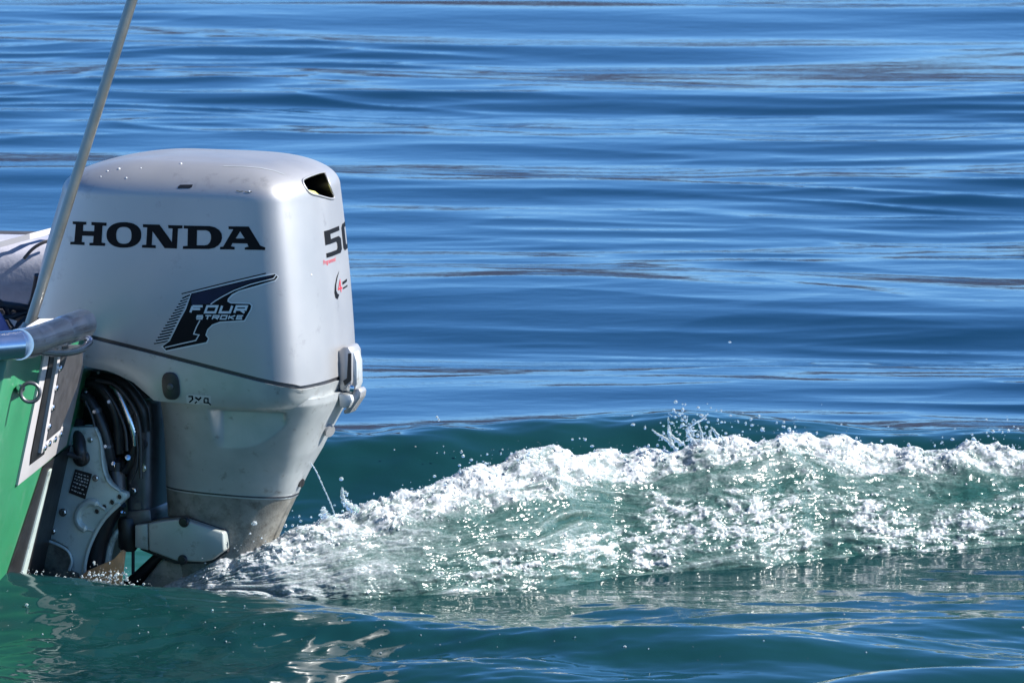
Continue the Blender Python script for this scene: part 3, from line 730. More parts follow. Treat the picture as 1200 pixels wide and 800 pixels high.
# numerals and small prints on the rear face, laid out on the rear plane (local y, z)
def rear_fn(off):
    def fn(y, z):
        loc, n, i, d = cowl_bvh.ray_cast(Vector((0.6, y, z)), Vector((-1, 0, 0)))
        return (None, None) if loc is None else (loc + n * off, n)
    return fn
def rear(px, py):
    p, n = hit(px, py); return p
def RP(pts, o, ux, uz): return [(o.y + ux * x, o.z + uz * y) for x, y in pts]
A5 = rear(379.5, 271); B5 = rear(397, 264.5); C5 = rear(380, 303)
S5 = [(213, 145), (345, 105), (345, 145), (255, 175), (255, 215), (330, 195), (360, 215), (362, 330), (345, 355), (218, 390), (218, 355), (318, 325), (322, 300), (316, 244), (300, 240), (213, 268)]
def S7(pts): return [(350 + x / 7.278, 250 + y / 7.278) for x, y in pts]
if A5 and B5:
    kw = (B5.y - A5.y) / (397 - 379.5)          # metres of rear width per pixel
    hz = (A5.z - C5.z)
    w5, g5 = B5.y - A5.y, 0.014
    five = [(0, 0), (1.0, 0), (1.0, .17), (.32, .17), (.32, .36), (.9, .36), (1.05, .48), (1.05, .88), (.92, 1), (.0, 1), (.0, .83), (.68, .83), (.74, .76), (.74, .60), (.68, .53), (0, .53)]
    decal('numeral', [[[(A5.y + w5 * u, A5.z - hz * v) for u, v in five]]], M_DECAL, 0.0006, fn=rear_fn, stepx=0.006, stepy=0.02)
    zy = A5.y + w5 * 1.05 + g5; zw = w5 * 1.08
    o_ = [(.12, 0), (.93, 0), (1.05, .12), (1.05, .88), (.93, 1), (.12, 1), (0, .88), (0, .12)]; i_ = [(.34, .17), (.72, .17), (.74, .2), (.74, .8), (.72, .83), (.34, .83), (.31, .8), (.31, .2)]
    decal('numeral', [[[(zy + zw * u, A5.z - hz * v) for u, v in o_], [(zy + zw * u, A5.z - hz * v) for u, v in i_][::-1]]], M_DECAL, 0.0006, fn=rear_fn, stepx=0.006, stepy=0.02)
def font_polys(txt, size, shear=0.0):
    cu = bpy.data.curves.new('t', 'FONT'); cu.body = txt; cu.size = size; cu.shear = shear; cu.resolution_u = 3
    ob = bpy.data.objects.new('t', cu); me = ob.to_mesh()
    tri = [[tuple(me.vertices[i].co[:2]) for i in p.vertices] for p in me.polygons]
    ob.to_mesh_clear(); bpy.data.objects.remove(ob); bpy.data.curves.remove(cu)
    return tri
def rear_text(txt, px, py, h, m_, name, shear=0.3):
    o = rear(px, py)
    if o is None: return
    bm = bmesh.new(); f = rear_fn(0.0006)
    for p in font_polys(txt, h, shear):
        v = [f(o.y + x, o.z + y)[0] for x, y in p]
        if all(v): bm.faces.new([bm.verts.new(q) for q in v])
    me = bpy.data.meshes.new(name); bm.to_mesh(me); bm.free(); link(name, me, m_, cowl)
rear_text('Programmed', 378.5, 310.5, 0.012, M_RED, 'small_lettering')
o4 = rear(393, 349); 
if o4:
    def R4(pts): return [(o4.y + x, o4.z + z) for x, z in pts]
    arc_o = [(0.045 * (1 - math.cos(a)) - .002, 0.030 * math.sin(a) ) for a in []]
    cres = [(0, 0), (-.003, .010), (.002, .022), (.018, .036), (.038, .045), (.022, .034), (.010, .022), (.008, .012), (.014, .006), (.024, .003), (.012, -.004)]
    decal('swoosh', [[R4(cres)]], M_DECAL, 0.0006, fn=rear_fn, stepx=0.006, stepy=0.02)
    decal('small_numeral', [[R4(strip([(.036, .006), (.036, .027), (.022, .013), (.044, .013)], .0036))]], M_RED, 0.0009, fn=rear_fn, stepx=0.006, stepy=0.02)
    decal('swoosh', [[R4(strip([(.050, .020), (.085, .022)], .005))], [R4(strip([(.050, .011), (.085, .012)], .003))]], M_DECAL, 0.0006, fn=rear_fn, stepx=0.006, stepy=0.02)
decal('scuff', [[strip([(277, 223.5), (281, 224.6), (285, 224.2)], 0.9)], [strip([(287, 225), (291, 225.6), (295, 225)], 1.0)]], M_MOSS, 0.0005)
decal('scuff', [[strip([(262, 195), (285, 195.4), (305, 197), (322, 200.5), (334, 205)], 0.8)]], M_LEG, 0.0005)
# torn pale badge on the lower cowl
bd = decal('badge', [[[(218, 463), (222, 461.5), (247, 463.5), (248, 474.5), (236, 474), (219, 472)]]], M_PRINTS, 0.0007, parent=lower_cowl, fn=lambda o: off_fn(o, low_bvh))
decal('badge_mark', [[strip([(221, 464), (225.5, 464), (226, 467.5), (222, 471)], 1.8)], [strip([(229, 465), (233, 468), (236, 465)], 2.0)], [strip([(228.5, 472), (231, 470)], 1.6)], [strip([(239.5, 466), (244, 466.5), (244, 471.5), (239.5, 471), (239.5, 467)], 1.6)], [strip([(244, 471), (247.5, 474)], 1.5)]], M_DECAL, 0.0010, parent=lower_cowl, fn=lambda o: off_fn(o, low_bvh))
# moulded rim and inner louvre of the intake
b = bmesh.new(); tube(b, [p + (n_ or Vector((0, 0, 0))) * 0.0004 for p, n_ in zip(hp, hn)], 0.0021, 8, closed=True); rim = from_bm('intake_rim', b, M_SILVER, cowl, angle=80)
def VQ(px, py, dd): return (hit(px, py)[0] or L(px, py, -0.08)) + cdir * dd
qs = [(363, 224.5), (374, 228.5), (388.5, 232), (384, 222), (366, 218)]
b = prism(bmesh.new(), [VQ(*p, 0.016 if i < 3 else 0.034) for i, p in enumerate(qs)], [VQ(*p, 0.020 if i < 3 else 0.038) for i, p in enumerate(qs)])
from_bm('intake_louvre', b, M_YELLOW, cowl, smooth=False)
# beads of water on the cover
for (px, py, r) in ((126, 200.5, 1.2), (139.5, 198, 1.6), (148, 208.5, 1.1), (212, 192, 1.5), (165, 197, 0.9), (118, 207, 0.9), (292, 224.5, 1.0), (365, 322, 1.1)):
    loc, n_ = hit(px, py)
    if loc is not None:
        b = bmesh.new(); disc(b, loc - n_ * 0.0004, n_, r / 650, r / 650 * 0.8, 10, dome=1); from_bm('water_bead', b, M_PRINTS, cowl, angle=90)
# ================================================================== BOAT STERN
BYAW = rad(9); RAKE = rad(13)
nh = Vector((math.cos(BYAW), -math.sin(BYAW), 0)); TN = (nh * math.cos(RAKE) - Vector((0, 0, 1)) * math.sin(RAKE)).normalized()
TP = at_y(60, 545, -0.16)
def T(px, py, out=0.0): return on_plane(px, py, TP + TN * out, TN)
boat = empty('boat', Matrix.Translation((TP.x - 0.25, TP.y, 0.0)))
tag(boat, 'green boat with aluminium gunwale tube, only its stern in view at the left edge', 'boat')
BI = boat.matrix_world.inverted()
def bprism(name, pts, out0, out1, m_, parent=None, bev=0.0, smooth=True):
    b = prism(bmesh.new(), [BI @ T(x, y, out1) for x, y in pts], [BI @ (T(x, y, out1) - TN * (out1 - out0)) for x, y in pts])
    if bev: bevel(b, bev, 2)
    return from_bm(name, b, m_, parent or boat, smooth=smooth)
tdir = Vector((math.sin(BYAW), math.cos(BYAW), 0)); tup = TN.cross(tdir); tup = tup if tup.z > 0 else -tup
# hull: raked transom slab and the two sides running forward, out of frame
c0 = TP - tdir * 0.62; up1 = 0.285; dn = 0.62
def hull_pt(s, h, f): return TP + tdir * s + tup * h - nh * f
sec = [(0.0, -0.62, up1), (0.0, 0.95, up1)]
b = bmesh.new()
prism(b, [BI @ hull_pt(-0.62, up1, 0), BI @ hull_pt(-0.62, -0.30, 0), BI @ hull_pt(-0.45, -dn, 0), BI @ hull_pt(0.98, -dn, 0), BI @ hull_pt(1.15, -0.30, 0), BI @ hull_pt(1.15, 0.10, 0), BI @ hull_pt(0.15, 0.225, 0)],
      [BI @ hull_pt(-0.62, up1, 0.05), BI @ hull_pt(-0.62, -0.30, 0.05), BI @ hull_pt(-0.45, -dn, 0.05), BI @ hull_pt(0.98, -dn, 0.05), BI @ hull_pt(1.15, -0.30, 0.05), BI @ hull_pt(1.15, 0.10, 0.05), BI @ hull_pt(0.15, 0.225, 0.05)])
from_bm('transom', bevel(b, 0.006, 2), M_GREEN, boat)
def slab(a, b_, c_, d_, th):
    A = [BI @ p for p in (a, b_, c_, d_)]; n = (A[1] - A[0]).cross(A[3] - A[0]).normalized() * th
    return prism(bmesh.new(), A, [p + n for p in A])
for s, ht in ((-0.62, up1 - 0.02), (1.12, 0.09)):
    from_bm('hull_side', slab(hull_pt(s, ht, 0.05), hull_pt(s, -0.30, 0.05), hull_pt(s, -0.30, 3.2), hull_pt(s, ht + 0.02, 3.2), 0.03), M_GREEN, boat)
from_bm('hull_bottom', slab(hull_pt(-0.62, -0.31, 0.05), hull_pt(1.12, -0.31, 0.05), hull_pt(1.12, -0.31, 3.2), hull_pt(-0.62, -0.31, 3.2), 0.03), M_GREEN, boat)
from_bm('cockpit_floor', slab(hull_pt(-0.58, 0.02, 0.05), hull_pt(0.90, 0.02, 0.05), hull_pt(0.90, 0.02, 3.2), hull_pt(-0.58, 0.02, 3.2), 0.02), M_PALE, boat)
# mounting pad: white board, black channel, riveted plate
pad = bprism('mounting_pad', [(54, 405), (52, 420), (21, 569), (51, 545), (78, 522), (104, 405)], 0.0, 0.005, M_WHITE, bev=0.001)
bprism('pad_channel', [(60.5, 405), (58, 425), (37.5, 531), (36, 544), (52, 532), (74, 405)], 0.0052, 0.0075, M_BLACK, parent=pad)
bprism('rivet_flange', [(69, 405), (67, 425), (48.5, 531), (72.5, 510), (74, 500), (64, 506), (55, 514), (72, 425), (74.5, 405)], 0.0077, 0.014, M_WHITE, parent=pad)
bprism('transom_plate', [(74, 405), (71.5, 425), (55.5, 516), (71, 503), (93, 447), (97, 425), (97, 405)], 0.0077, 0.016, M_DARKM, parent=pad)
for (px, py) in ((69.5, 431), (65.2, 454), (61, 477), (57, 499), (51.5, 524), (57, 519), (63.5, 514), (70, 508)):
    b = bmesh.new(); p = BI @ T(px, py, 0.0138); disc(b, p, TN, 0.006, 0.005, 10, dome=1); from_bm('rivet', b, M_STEEL, pad)
bprism('black_edge_sheet', [(52, 546), (88, 518), (62, 690), (16, 690), (4, 690)], 0.001, 0.004, M_BLACK)  # thin black sheet laid on the transom, between pad and bracket
bprism('edge_strip', [(58, 552), (61, 549), (31, 672), (26, 672)], 0.0042, 0.007, M_BRACKET)
# eye ring with its boss
rc = T(35.5, 459.5, 0.030); b = bmesh.new()
rx = Vector((1, 0, 0)); ax2 = Vector((0, 0, 1))
tube(b, [BI @ (rc + (rx * math.cos(a) + ax2 * math.sin(a)) * 0.0165 + Vector((0, -0.002, 0))) for a in [2 * math.pi * i / 28 for i in range(28)]], 0.0034, 10, closed=True)
ring = from_bm('eye_ring', b, M_DARKM, boat)
b = bmesh.new(); tube(b, [BI @ T(23, 456, -0.002), BI @ T(24, 455, 0.012), BI @ rc + Vector((-0.015, 0, 0.004))], [0.010, 0.007, 0.005], 12); from_bm('ring_boss', b, M_STEEL, ring)
# gunwale tube, collars, end cap, handle
GY = -0.46
def G(px, py, dy=0.0): return BI @ at_y(px, py, float(np.interp(px, [-420, 22, 97, 120], [-0.88, -0.81, -0.36, -0.31])) + dy)
b = bmesh.new(); tube(b, [G(-420, 440, -0.1), G(-80, 412, -0.02), G(22, 403.5), G(33, 401.5), G(70, 389)], 0.0250, 32)
gun = from_bm('gunwale_tube', b, M_ALU, boat, angle=40)
b = bmesh.new(); tube(b, [G(69, 389.5), G(72, 388.5), G(96.5, 379.5), G(98, 379)], [0.0230, 0.0262, 0.0262, 0.0235], 32); from_bm('tube_end', b, M_ALU, gun, angle=40)
b = bmesh.new(); tube(b, [G(22, 403.5), G(36, 400.8)], 0.0266, 32); from_bm('tube_collar', b, M_ALU, gun, angle=40)
b = bmesh.new(); tube(b, catmull([G(37, 409, -.03), G(55, 413, -.035), G(76, 413.5, -.035), G(93, 410, -.03), G(103, 403.5, -.02), G(105, 398, -.01), G(98, 394.5, 0.0), G(84, 392.5, .01), G(72, 391, .015)], 6), 0.0064, 14); from_bm('grab_handle', b, M_STEEL, boat, angle=60)
from_bm('deck_edge', prism(bmesh.new(), [G(-200, 402, .06), G(18, 391, .06), G(46, 373.5, .10), G(68, 373, .10), G(66, 380, .02), G(20, 396, .0), G(-200, 408, .0)], [p - Vector((0, 0, 0.012)) for p in (G(-200, 402, .06), G(18, 391, .06), G(46, 373.5, .10), G(68, 373, .10), G(66, 380, .02), G(20, 396, .0), G(-200, 408, .0))]), M_PALE, boat)
# covered locker on the far side of the cockpit
def K(px, py, y): return BI @ at_y(px, py, y)
rings = []
for px in np.linspace(-520, 74, 40):
    prof_ = [(0.42, 365), (0.405, 330), (0.40, 300), (0.415, 286), (0.45, 279), (0.52, 276.5), (0.60, 275), (0.66, 275), (0.66, 365)]
    sag = 3.0 * math.sin(px * 0.045) ; rings.append([tuple(K(px, r + (0.035 * (px - 30) if r < 330 else 0) * 0.6 + (sag * 0.35 if i in (1, 2, 3) else 0), y)) for i, (y, r) in enumerate(prof_)])
bm = loft([np.array(r) for r in rings]); bmesh.ops.subdivide_edges(bm, edges=bm.edges[:], cuts=1, use_grid_fill=True)
cover = from_bm('locker_cover', bm, M_GREYPVC, boat, angle=50)
b = bmesh.new(); tube(b, [K(-300, 270, .665), K(72, 276.5, .665)], 0.008, 10); from_bm('cover_edge_rail', b, M_DARKM, cover)
strap = [K(-60, 303, .385), K(0, 286.5, .39), K(35, 277, .40), K(66, 269, .44)]
b = bmesh.new()
for i in range(3):
    p, q = strap[i], strap[i + 1]; w_ = Vector((0, 0, 0.0055)); d_ = Vector((0, -0.002, 0))
    prism(b, [p - w_, q - w_, q + w_, p + w_], [p - w_ + d_, q - w_ + d_, q + w_ + d_, p + w_ + d_])
from_bm('white_strap', b, M_WHITE, cover, smooth=False)
b = bmesh.new(); tube(b, catmull([K(28, 303, .385), K(38, 292, .385), K(50, 284.5, .39), K(64, 281, .40)], 6), 0.0032, 8); from_bm('cover_cord', b, M_RUBBER, cover)
for pts, r in (([(-40, 352), (0, 357), (30, 361), (62, 368)], 0.0085), ([(-40, 366), (6, 372), (34, 366), (70, 372)], 0.006), ([(-30, 340), (4, 358), (14, 378), (26, 392)], 0.007), ([(10, 392), (28, 376), (44, 368), (58, 366)], 0.006), ([(44, 322), (42, 335), (38, 352), (30, 372)], 0.006)):
    b = bmesh.new(); tube(b, catmull([K(x, y, 0.16 + 0.01 * i) for i, (x, y) in enumerate(pts)], 8), r, 10); from_bm('control_cable', b, M_RUBBER, boat)
from_bm('black_slab', prism(bmesh.new(), [K(-300, 352, .30), K(70, 358, .30), K(70, 420, .30), K(-300, 420, .30)], [K(-300, 352, .33), K(70, 358, .33), K(70, 420, .33), K(-300, 420, .33)]), M_BLACK, boat)  # flat black slab standing behind the control cables
b = prism(bmesh.new(), [K(-60, 340, .12), K(0, 364, .12), K(14, 390, .12), K(-60, 410, .12)], [K(-60, 340, .15), K(0, 364, .15), K(14, 390, .15), K(-60, 410, .15)]); from_bm('blue_bag', bevel(b, .006), M_PURPLE, boat)
for q in ([(10, 373), (20, 376), (17, 383), (14, 379)], [(17, 388), (26, 379), (29, 382), (19, 391)]):
    from_bm('white_scrap', prism(bmesh.new(), [K(x, y, .13) for x, y in q], [K(x, y, .14) for x, y in q]), M_WHITE, boat, smooth=False)

# ================================================================== POLE
PY = -0.40
pb = at_y(30, 396, PY)
pole = empty('pole', Matrix.Translation(pb)); tag(pole, 'slim dull metal pole leaning right in front of the motor', 'pole')
PI_ = pole.matrix_world.inverted()
b = bmesh.new(); tube(b, [PI_ @ at_y(31.5, 391, PY), PI_ @ at_y(155.5, -2, PY + .02), PI_ @ at_y(290, -430, PY + .05)], 0.0094, 24); shaft = from_bm('shaft', b, M_POLE, pole, angle=50)
b = bmesh.new(); tube(b, [PI_ @ at_y(30, 396, PY), PI_ @ at_y(35, 380, PY)], [0.017, 0.0125], 20); from_bm('socket', b, M_POLE, pole, angle=50)
# ================================================================== WAKE: boiling ridge of water and foam behind the motor
crest_px = [(175, 694), (190, 688), (220, 674), (250, 661), (290, 642), (330, 624), (370, 610), (400, 601), (440, 590), (470, 581), (510, 570), (540, 560), (562, 546), (585, 540), (640, 531), (700, 529), (760, 533), (800, 526), (830, 516), (880, 518), (930, 509), (980, 514), (1030, 524), (1080, 527), (1130, 520), (1170, 522), (1200, 526), (1300, 528), (1500, 535), (1800, 548), (2300, 565)]
base_px = [(175, 697), (190, 696), (250, 702), (330, 706), (420, 707), (520, 702), (640, 690), (720, 674), (800, 670), (880, 666), (960, 657), (1100, 650), (1200, 645), (1300, 641), (1500, 632), (1800, 620), (2300, 606)]
NU, NV = 1150, 330
pxs = np.concatenate([np.linspace(176, 1230, NU - 170), np.linspace(1232, 2250, 170)])
cr = np.interp(pxs, *zip(*crest_px)); bs = np.interp(pxs, *zip(*base_px))
k_ = np.ones(15) / 15
bs = np.convolve(np.pad(bs, 7, 'edge'), k_, 'valid')
bx = np.array([list(at_z(p, r, 0.0)) for p, r in zip(pxs, bs)])
def lerp(a, b, t): return a + (b - a) * t
yb = bx[:, 1]
dep = np.interp(pxs, [176, 250, 310, 360, 420, 520, 800, 1200, 2300], [0.015, 0.05, 0.075, 0.115, 0.17, 0.22, 0.25, 0.26, 0.35])
yc = yb + dep
cz = np.array([at_y(p, r, y)[2] for p, r, y in zip(pxs, cr, yc)])
cxx = np.array([at_y(p, r, y)[0] for p, r, y in zip(pxs, cr, yc)])
v = np.linspace(0, 1, NV)
VC = 0.66                                    # share of v up to the crest
U = np.repeat(np.arange(NU)[:, None], NV, 1); V = np.repeat(v[None], NU, 0)
a = np.clip(V / VC, 0, 1); bk = np.clip((V - VC) / (1 - VC), 0, 1)
X0_ = cxx[:, None] + 0 * V
prof_z = 0.55 * a + 0.45 * (a * a * (3 - 2 * a)) + 0.10 * np.sin(a * math.pi * 2) * 0.6
Yw = np.where(V <= VC, yb[:, None] + dep[:, None] * (0.30 * a + 0.70 * a ** 1.35), yc[:, None] + 0.34 * bk)
base_z = water_h(bx[:, 0], yb) - 0.012
Zw = np.where(V <= VC, base_z[:, None] + (cz - base_z)[:, None] * prof_z, cz[:, None] * (1 - bk ** 1.3 * (1.0)) - 0.05 * bk)
hgt = np.clip((cz - base_z)[:, None] / 0.11, 0, 1)
PXg = pxs[:, None] + 0 * V
# flow coordinates: water rises up the face and is dragged aft
S = X0_; H_ = a
warp = 0.05 * pnoise(S * 6, a * 3.0, 20.0)
streak = fbm(S * 3.6 - a * 1.3 + warp * 6, a * 8.0 + S * 1.2 + warp * 26, 21.0, 4, 0.52)
fine = fbm(S * 26 - a * 4, a * 20 + S * 6, 22.0, 4, 0.6)
lump = fbm(S * 11.0, Yw * 14.0, Zw * 14 + 23.0, 3, 0.5)
cell = np.abs(pnoise(S * 34, Yw * 34, Zw * 40 + 24.0)); cell2 = np.abs(pnoise(S * 70, Yw * 80, Zw * 90 + 25.0)); cell3 = np.abs(pnoise(S * 130, Yw * 150, Zw * 170 + 26.0))
# foam: thick white roll on the crest, broken sparkle in the lower face
crest_w = np.interp(PXg, [176, 230, 330, 420, 560, 700, 800, 900, 1000, 1200], [0.95, 0.75, 0.42, 0.30, 0.30, 0.26, 0.16, 0.16, 0.22, 0.24])
edge = 1 - crest_w + 0.10 * streak + 0.05 * fine
f_crest = sstep(-0.06, 0.07, a - edge)
f_crest = f_crest * np.clip(0.92 + 0.45 * fine + 0.2 * streak, 0.55, 1)
f_crest = np.where(V > VC, 1.0 - sstep(0.25, 0.8, bk + 0.3 * lump), f_crest)
low = np.interp(PXg, [176, 300, 480, 560, 700, 850, 950, 1200], [0.35, 0.35, 0.38, 0.62, 0.80, 0.95, 0.95, 0.85])
band = np.exp(-((a - np.interp(PXg, [500, 700, 780, 880, 1000, 1200], [0.16, 0.24, 0.38, 0.40, 0.34, 0.28])) / np.interp(PXg, [500, 700, 800, 900, 1050], [0.13, 0.18, 0.32, 0.30, 0.22])) ** 2)
ptc = fbm(S * 8.5 + a * 1.6, a * 2.4 - S * 1.0, 27.0, 4, 0.6)
f_low = np.clip(low * band * 1.05 + 0.75 * ptc - 0.14, 0, 1) * sstep(0.02, 0.10, a + 0.06 * fine)
f_low = f_low * (0.25 + 1.0 * np.clip(0.5 + 1.4 * fine, 0, 1.2))
f_milk = np.clip(np.interp(PXg, [176, 350, 450, 560, 800, 1200], [1.10, 0.95, 0.66, 0.44, 0.30, 0.32]) + 0.50 * streak + 0.12 * fine, 0, 1) * np.interp(PXg, [176, 300, 420, 520], [1.2, 1.15, 1.0, 0.92])
foam = np.clip(np.maximum.reduce([f_crest, np.clip(f_low, 0, 0.90), f_milk * 0.78]), 0, 1)
foam = np.where(V > VC, f_crest, foam)
rough_zone = np.clip(f_low * 1.2, 0, 1) * (V <= VC)
env = sstep(0.0, 0.10, a) * hgt ** 0.6
P = np.stack([X0_, Yw, Zw], -1)
def grid_normals(P):
    n = np.cross(np.gradient(P, axis=0), np.gradient(P, axis=1)); n /= np.linalg.norm(n, axis=-1, keepdims=True) + 1e-12
    return np.where(n[..., 2:3] < 0, -n, n)
Nn = grid_normals(P)
d = env * (0.007 * lump + 0.007 * streak * (1 - f_crest))
d = d + env * f_crest * (0.010 * np.clip(lump, -0.4, 1) + 0.0045 * (0.35 - cell) + 0.0042 * (0.3 - cell2) + 0.0022 * (0.3 - cell3))
d = d + env * rough_zone * (0.0052 * (0.35 - cell) + 0.0046 * (0.3 - cell2) + 0.0030 * (0.3 - cell3))
d = d + env * (1 - f_crest) * (0.0022 * fine + 0.0007 * (0.3 - cell2))
P = P + Nn * d[..., None]
# tuck the rim under the sea surface
def wake_material():
    m, n, l, p = new_mat('wake_water')
    at = n.new('ShaderNodeAttribute'); at.attribute_name = 'foam'
    rp = n.new('ShaderNodeValToRGB'); e = rp.color_ramp.elements
    e[0].position = 0.0; e[0].color = (0.013, 0.052, 0.046, 1); e[1].position = 1.0; e[1].color = (0.39, 0.405, 0.42, 1)
    for ps, c in ((0.25, (0.047, 0.088, 0.080)), (0.55, (0.125, 0.165, 0.16)), (0.8, (0.225, 0.255, 0.26))):
        q = e.new(ps); q.color = c + (1,)
    geo = n.new('ShaderNodeNewGeometry')
    def mth(op, a_, b_):
        q = n.new('ShaderNodeMath'); q.operation = op
        for i_, v_ in enumerate((a_, b_)):
            if isinstance(v_, (int, float)): q.inputs[i_].default_value = v_
            else: l.new(v_, q.inputs[i_])
        return q.outputs[0]
    mp = n.new('ShaderNodeMapping'); mp.inputs['Rotation'].default_value = (0, rad(20), 0); mp.inputs['Scale'].default_value = (0.28, 1, 1)
    l.new(geo.outputs['Position'], mp.inputs['Vector'])
    na = n.new('ShaderNodeTexNoise'); na.inputs['Scale'].default_value = 75; na.inputs['Detail'].default_value = 7; na.inputs['Roughness'].default_value = 0.68; na.inputs['Distortion'].default_value = 0.9
    l.new(mp.outputs[0], na.inputs['Vector'])
    vo = n.new('ShaderNodeTexVoronoi'); vo.inputs['Scale'].default_value = 210; l.new(geo.outputs['Position'], vo.inputs['Vector'])
    w1 = mth('MULTIPLY', mth('SUBTRACT', na.outputs[0], 0.5), 1.25); w2 = mth('MULTIPLY', mth('SUBTRACT', 0.42, vo.outputs['Distance']), 0.38)
    msk = mth('MULTIPLY', at.outputs['Fac'], mth('SUBTRACT', 1.55, at.outputs['Fac']))
    fac = mth('ADD', at.outputs['Fac'], mth('MULTIPLY', mth('ADD', w1, w2), mth('ADD', mth('MULTIPLY', msk, 1.2), 0.10)))
    l.new(fac, rp.inputs[0]); l.new(rp.outputs[0], p.inputs['Base Color'])
    mr = n.new('ShaderNodeMapRange'); mr.inputs[3].default_value = 0.13; mr.inputs[4].default_value = 0.30
    l.new(at.outputs['Fac'], mr.inputs[0]); l.new(mr.outputs[0], p.inputs['Roughness'])
    p.inputs['IOR'].default_value = 1.333
    p.inputs['Subsurface Weight'].default_value = 0.75; p.inputs['Subsurface Radius'].default_value = (0.8, 1.0, 1.0); p.inputs['Subsurface Scale'].default_value = 0.011
    nz = n.new('ShaderNodeTexNoise'); nz.inputs['Scale'].default_value = 160; nz.inputs['Detail'].default_value = 3
    l.new(geo.outputs['Position'], nz.inputs['Vector'])
    b = n.new('ShaderNodeBump'); b.inputs['Strength'].default_value = 0.4; b.inputs['Distance'].default_value = 0.0016
    l.new(nz.outputs[0], b.inputs['Height']); l.new(b.outputs[0], p.inputs['Normal'])
    return m
M_WAKE = wake_material()
wake = from_np('wake_foam', P.reshape(-1, 3), grid_quads(NU, NV), M_WAKE)
at_ = wake.data.attributes.new('foam', 'FLOAT', 'POINT')
at_.data.foreach_set('value', foam.ravel().astype(np.float32))
tag(wake, 'white and green foaming ridge of churned water trailing behind the motor', 'wake', kind='stuff')

# ------------------------------------------------------------------ froth beads and flying drops (one mesh each)
def ico(sub):
    b = bmesh.new(); bmesh.ops.create_icosphere(b, subdivisions=sub, radius=1.0)
    V_ = np.array([v.co for v in b.verts]); F_ = np.array([[v.index for v in f.verts] for f in b.faces]); b.free(); return V_, F_
def beads(name, cen, rad_, m_, sub=1, stretch=None):
    V_, F_ = ico(sub); n = len(cen)
    co = V_[None] * rad_[:, None, None]
    if stretch is not None: co = co * stretch[:, None, :]
    co = co + cen[:, None, :]
    fc = (F_[None] + (np.arange(n) * len(V_))[:, None, None]).reshape(-1, 3)
    return from_np(name, co.reshape(-1, 3), fc, m_)
def foam_mat():
    m, n, l, p = new_mat('foam_beads')
    p.inputs['Transmission Weight'].default_value = 0.45; p.inputs['Base Color'].default_value = (0.62, 0.65, 0.67, 1); p.inputs['Roughness'].default_value = 0.18; p.inputs['IOR'].default_value = 1.333
    return m
M_FOAM = foam_mat()
flatP = P.reshape(-1, 3); flatN = grid_normals(P).reshape(-1, 3)
du = np.linalg.norm(np.gradient(P, axis=0), axis=-1); dv = np.linalg.norm(np.gradient(P, axis=1), axis=-1); area = (du * dv).ravel()
vis = (pxs[:, None] + 0 * V).ravel()
wgt = area * (vis < 1450) * ((f_crest * (V < VC + 0.12) * (0.4 + np.clip(lump, 0, 1))).ravel() * 1.0 + (rough_zone ** 1.5).ravel() * 0.25) * (env.ravel() > 0.15)
pick = rng.choice(len(flatP), size=3600, replace=False, p=wgt / wgt.sum())
rr = np.clip(rng.lognormal(math.log(0.0012), 0.5, len(pick)), 0.0007, 0.0048)
froth = beads('froth', flatP[pick] + flatN[pick] * (rr * rng.uniform(-0.4, 0.5, len(rr)))[:, None], rr, M_FOAM, 1)
tag(froth, 'fine white froth beads along the crest of the wake', 'foam', kind='stuff')

# ------------------------------------------------------------------ splash, flying drops, cooling-water jet
def drop_mat():
    m, n, l, p = new_mat('water_drops')
    p.inputs['Base Color'].default_value = (0.42, 0.46, 0.48, 1); p.inputs['Roughness'].default_value = 0.02; p.inputs['IOR'].default_value = 1.333; p.inputs['Transmission Weight'].default_value = 0.8; p.inputs['Base Color'].default_value = (0.85, 0.92, 0.94, 1)
    return m
M_DROP = drop_mat()
dc, dr = [], []
def drops(n, x0, x1, y0, y1, dep0, dep1, rmin, rmax):
    for _ in range(n):
        p = at_y(rng.uniform(x0, x1), rng.uniform(y0, y1), rng.uniform(dep0, dep1)); dc.append(list(p)); dr.append(rng.uniform(rmin, rmax) * rng.uniform(0.5, 1))
def crest_at(px): return float(np.interp(px, pxs, cr)), float(np.interp(px, pxs, yc))
for _ in range(260):
    px = rng.uniform(230, 1230); r0, y0 = crest_at(px); hgt_ = abs(rng.normal(0, 9)) * (1.7 if 770 < px < 1000 else 1)
    p = at_y(px, r0 - hgt_ + 3, y0 + rng.uniform(-0.06, 0.05)); dc.append(list(p)); dr.append(0.0005 + 0.0024 * rng.uniform() ** 2.2)
for (cx_, cy_, sx_, sy_, n_) in ((815, 508, 24, 14, 130), (795, 500, 10, 12, 40), (880, 498, 12, 8, 14), (925, 500, 8, 6, 8), (404, 588, 5, 10, 14), (1180, 505, 14, 8, 16), (565, 545, 8, 6, 16)):
    for _ in range(n_):
        px, py = rng.normal(cx_, sx_), rng.normal(cy_, sy_); r0, y0 = crest_at(px)
        if py > r0 + 8: continue
        p = at_y(px, py, y0 + rng.uniform(-0.07, 0.04)); dc.append(list(p)); dr.append(rng.uniform(0.001, 0.0036) * rng.uniform(0.4, 1))
for (px, py, r) in ((800, 480, .003), (803, 474, .002), (796, 486, .003), (822, 487, .0035), (893, 503, .004), (925, 503, .0045), (880, 491, .0022), (855, 401, .0024), (512, 489, .0026), (400, 561, .0035), (514, 492, .002), (298, 613, .004), (293, 625, .003), (760, 522, .003)):
    r0, y0 = crest_at(px); dc.append(list(at_y(px, py, y0 - 0.02))); dr.append(r)
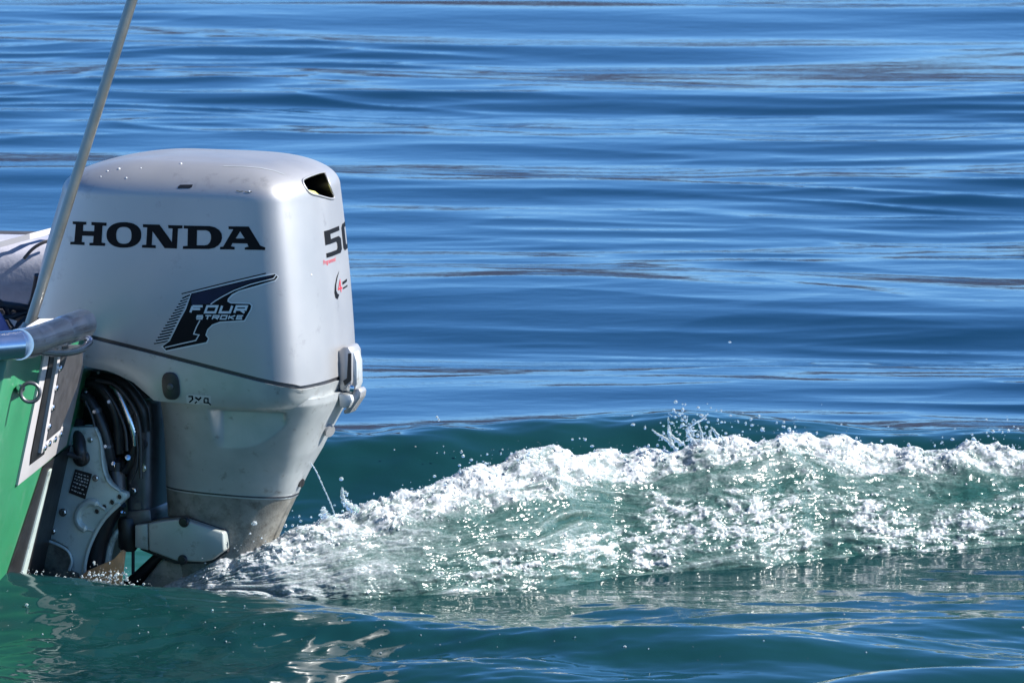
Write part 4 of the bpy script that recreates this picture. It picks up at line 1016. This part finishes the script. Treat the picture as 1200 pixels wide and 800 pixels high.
# drops and scraps of foam riding on the water in front and behind
wx_, wy_ = [], []
for (x0, x1, y0, y1, n_) in ((0, 300, 690, 760, 60), (250, 520, 705, 775, 45), (500, 1200, 700, 790, 30), (395, 780, 506, 532, 60), (1120, 1200, 500, 520, 10), (60, 200, 672, 690, 60), (0, 90, 668, 682, 60), (95, 185, 676, 690, 60)):
    wx_ += list(rng.uniform(x0, x1, n_)); wy_ += list(rng.uniform(y0, y1, n_))
hh = np.zeros(len(wx_))
for _ in range(8):
    q = np.array([list(at_z(a_, b_, c_)) for a_, b_, c_ in zip(wx_, wy_, hh)]); hh = 0.5 * hh + 0.5 * water_h(q[:, 0], q[:, 1])
for p in q: dc.append([p[0], p[1], p[2] + 0.0005]); dr.append(0.0005 + 0.0018 * rng.uniform() ** 3)
for (cx_, cy_, sx_, sy_, n_) in ((122, 680, 11, 7, 110), (108, 676, 6, 4, 20), (143, 676, 5, 6, 26), (150, 684, 10, 4, 30), (176, 688, 10, 3, 30), (111, 660, 2, 2, 5), (30, 672, 22, 3, 40), (75, 678, 15, 4, 30)):
    for _ in range(n_):
        dc.append(list(at_y(rng.normal(cx_, sx_), rng.normal(cy_, sy_), rng.uniform(-0.27, -0.19)))); dr.append(0.0005 + 0.0022 * rng.uniform() ** 3)
spray = beads('spray_drops', np.array(dc), np.array(dr), M_DROP, 2, np.stack([rng.uniform(.8, 1.5, len(dr)), np.ones(len(dr)), rng.uniform(.7, 1.5, len(dr))], 1))
tag(spray, 'small bright water drops flying off the wake and lying on the water', 'spray', kind='stuff')
# thrown tongues of water on the crest
b = bmesh.new()
def tongue(pts, r0, r1, dy=-0.01):
    P_ = catmull([at_y(px, py, crest_at(px)[1] + dy) for px, py in pts], 7); n_ = len(P_)
    R_ = [(r0 + (r1 - r0) * i / (n_ - 1)) * (1 + 0.30 * math.sin(i * 1.9 + pts[0][0])) for i in range(n_)]
    tube(b, P_, R_, 10)
for t_ in ([(793, 527), (780, 514), (770, 508), (764, 503)], [(815, 520), (805, 505), (812, 497), (822, 492), (830, 484)], [(800, 520), (787, 510), (785, 500)], [(835, 520), (832, 508), (834, 502)], [(822, 520), (822, 508), (818, 494)], [(788, 522), (784, 508), (783, 488)], [(846, 520), (838, 506), (833, 500)], [(850, 520), (845, 510)]):
    tongue(t_, 0.0040, 0.0011)
for t_ in ([(418, 598), (408, 592), (402, 584), (401, 571)], [(382, 606), (379, 598), (380, 593)]):
    tongue(t_, 0.009, 0.0022)
splash = from_bm('splash', b, M_DROP, angle=80)
tag(splash, 'thin tongues of water thrown up from the crest of the wake', 'splash', kind='stuff')
b = bmesh.new()
jp = catmull([MM @ L(363, 541, 0.0), MM @ L(370, 551, 0.0), MM @ L(380, 573, 0.0), MM @ L(388, 591, 0.0), MM @ L(393, 606, 0.0)], 8)
tube(b, jp, [0.0007 + 0.0010 * abs(math.sin(i * 1.3)) ** 2 for i in range(len(jp))], 8)
jet = from_bm('water_jet', b, M_DROP, angle=80)
tag(jet, 'thin stream of cooling water falling from the rear edge of the motor', 'water jet')
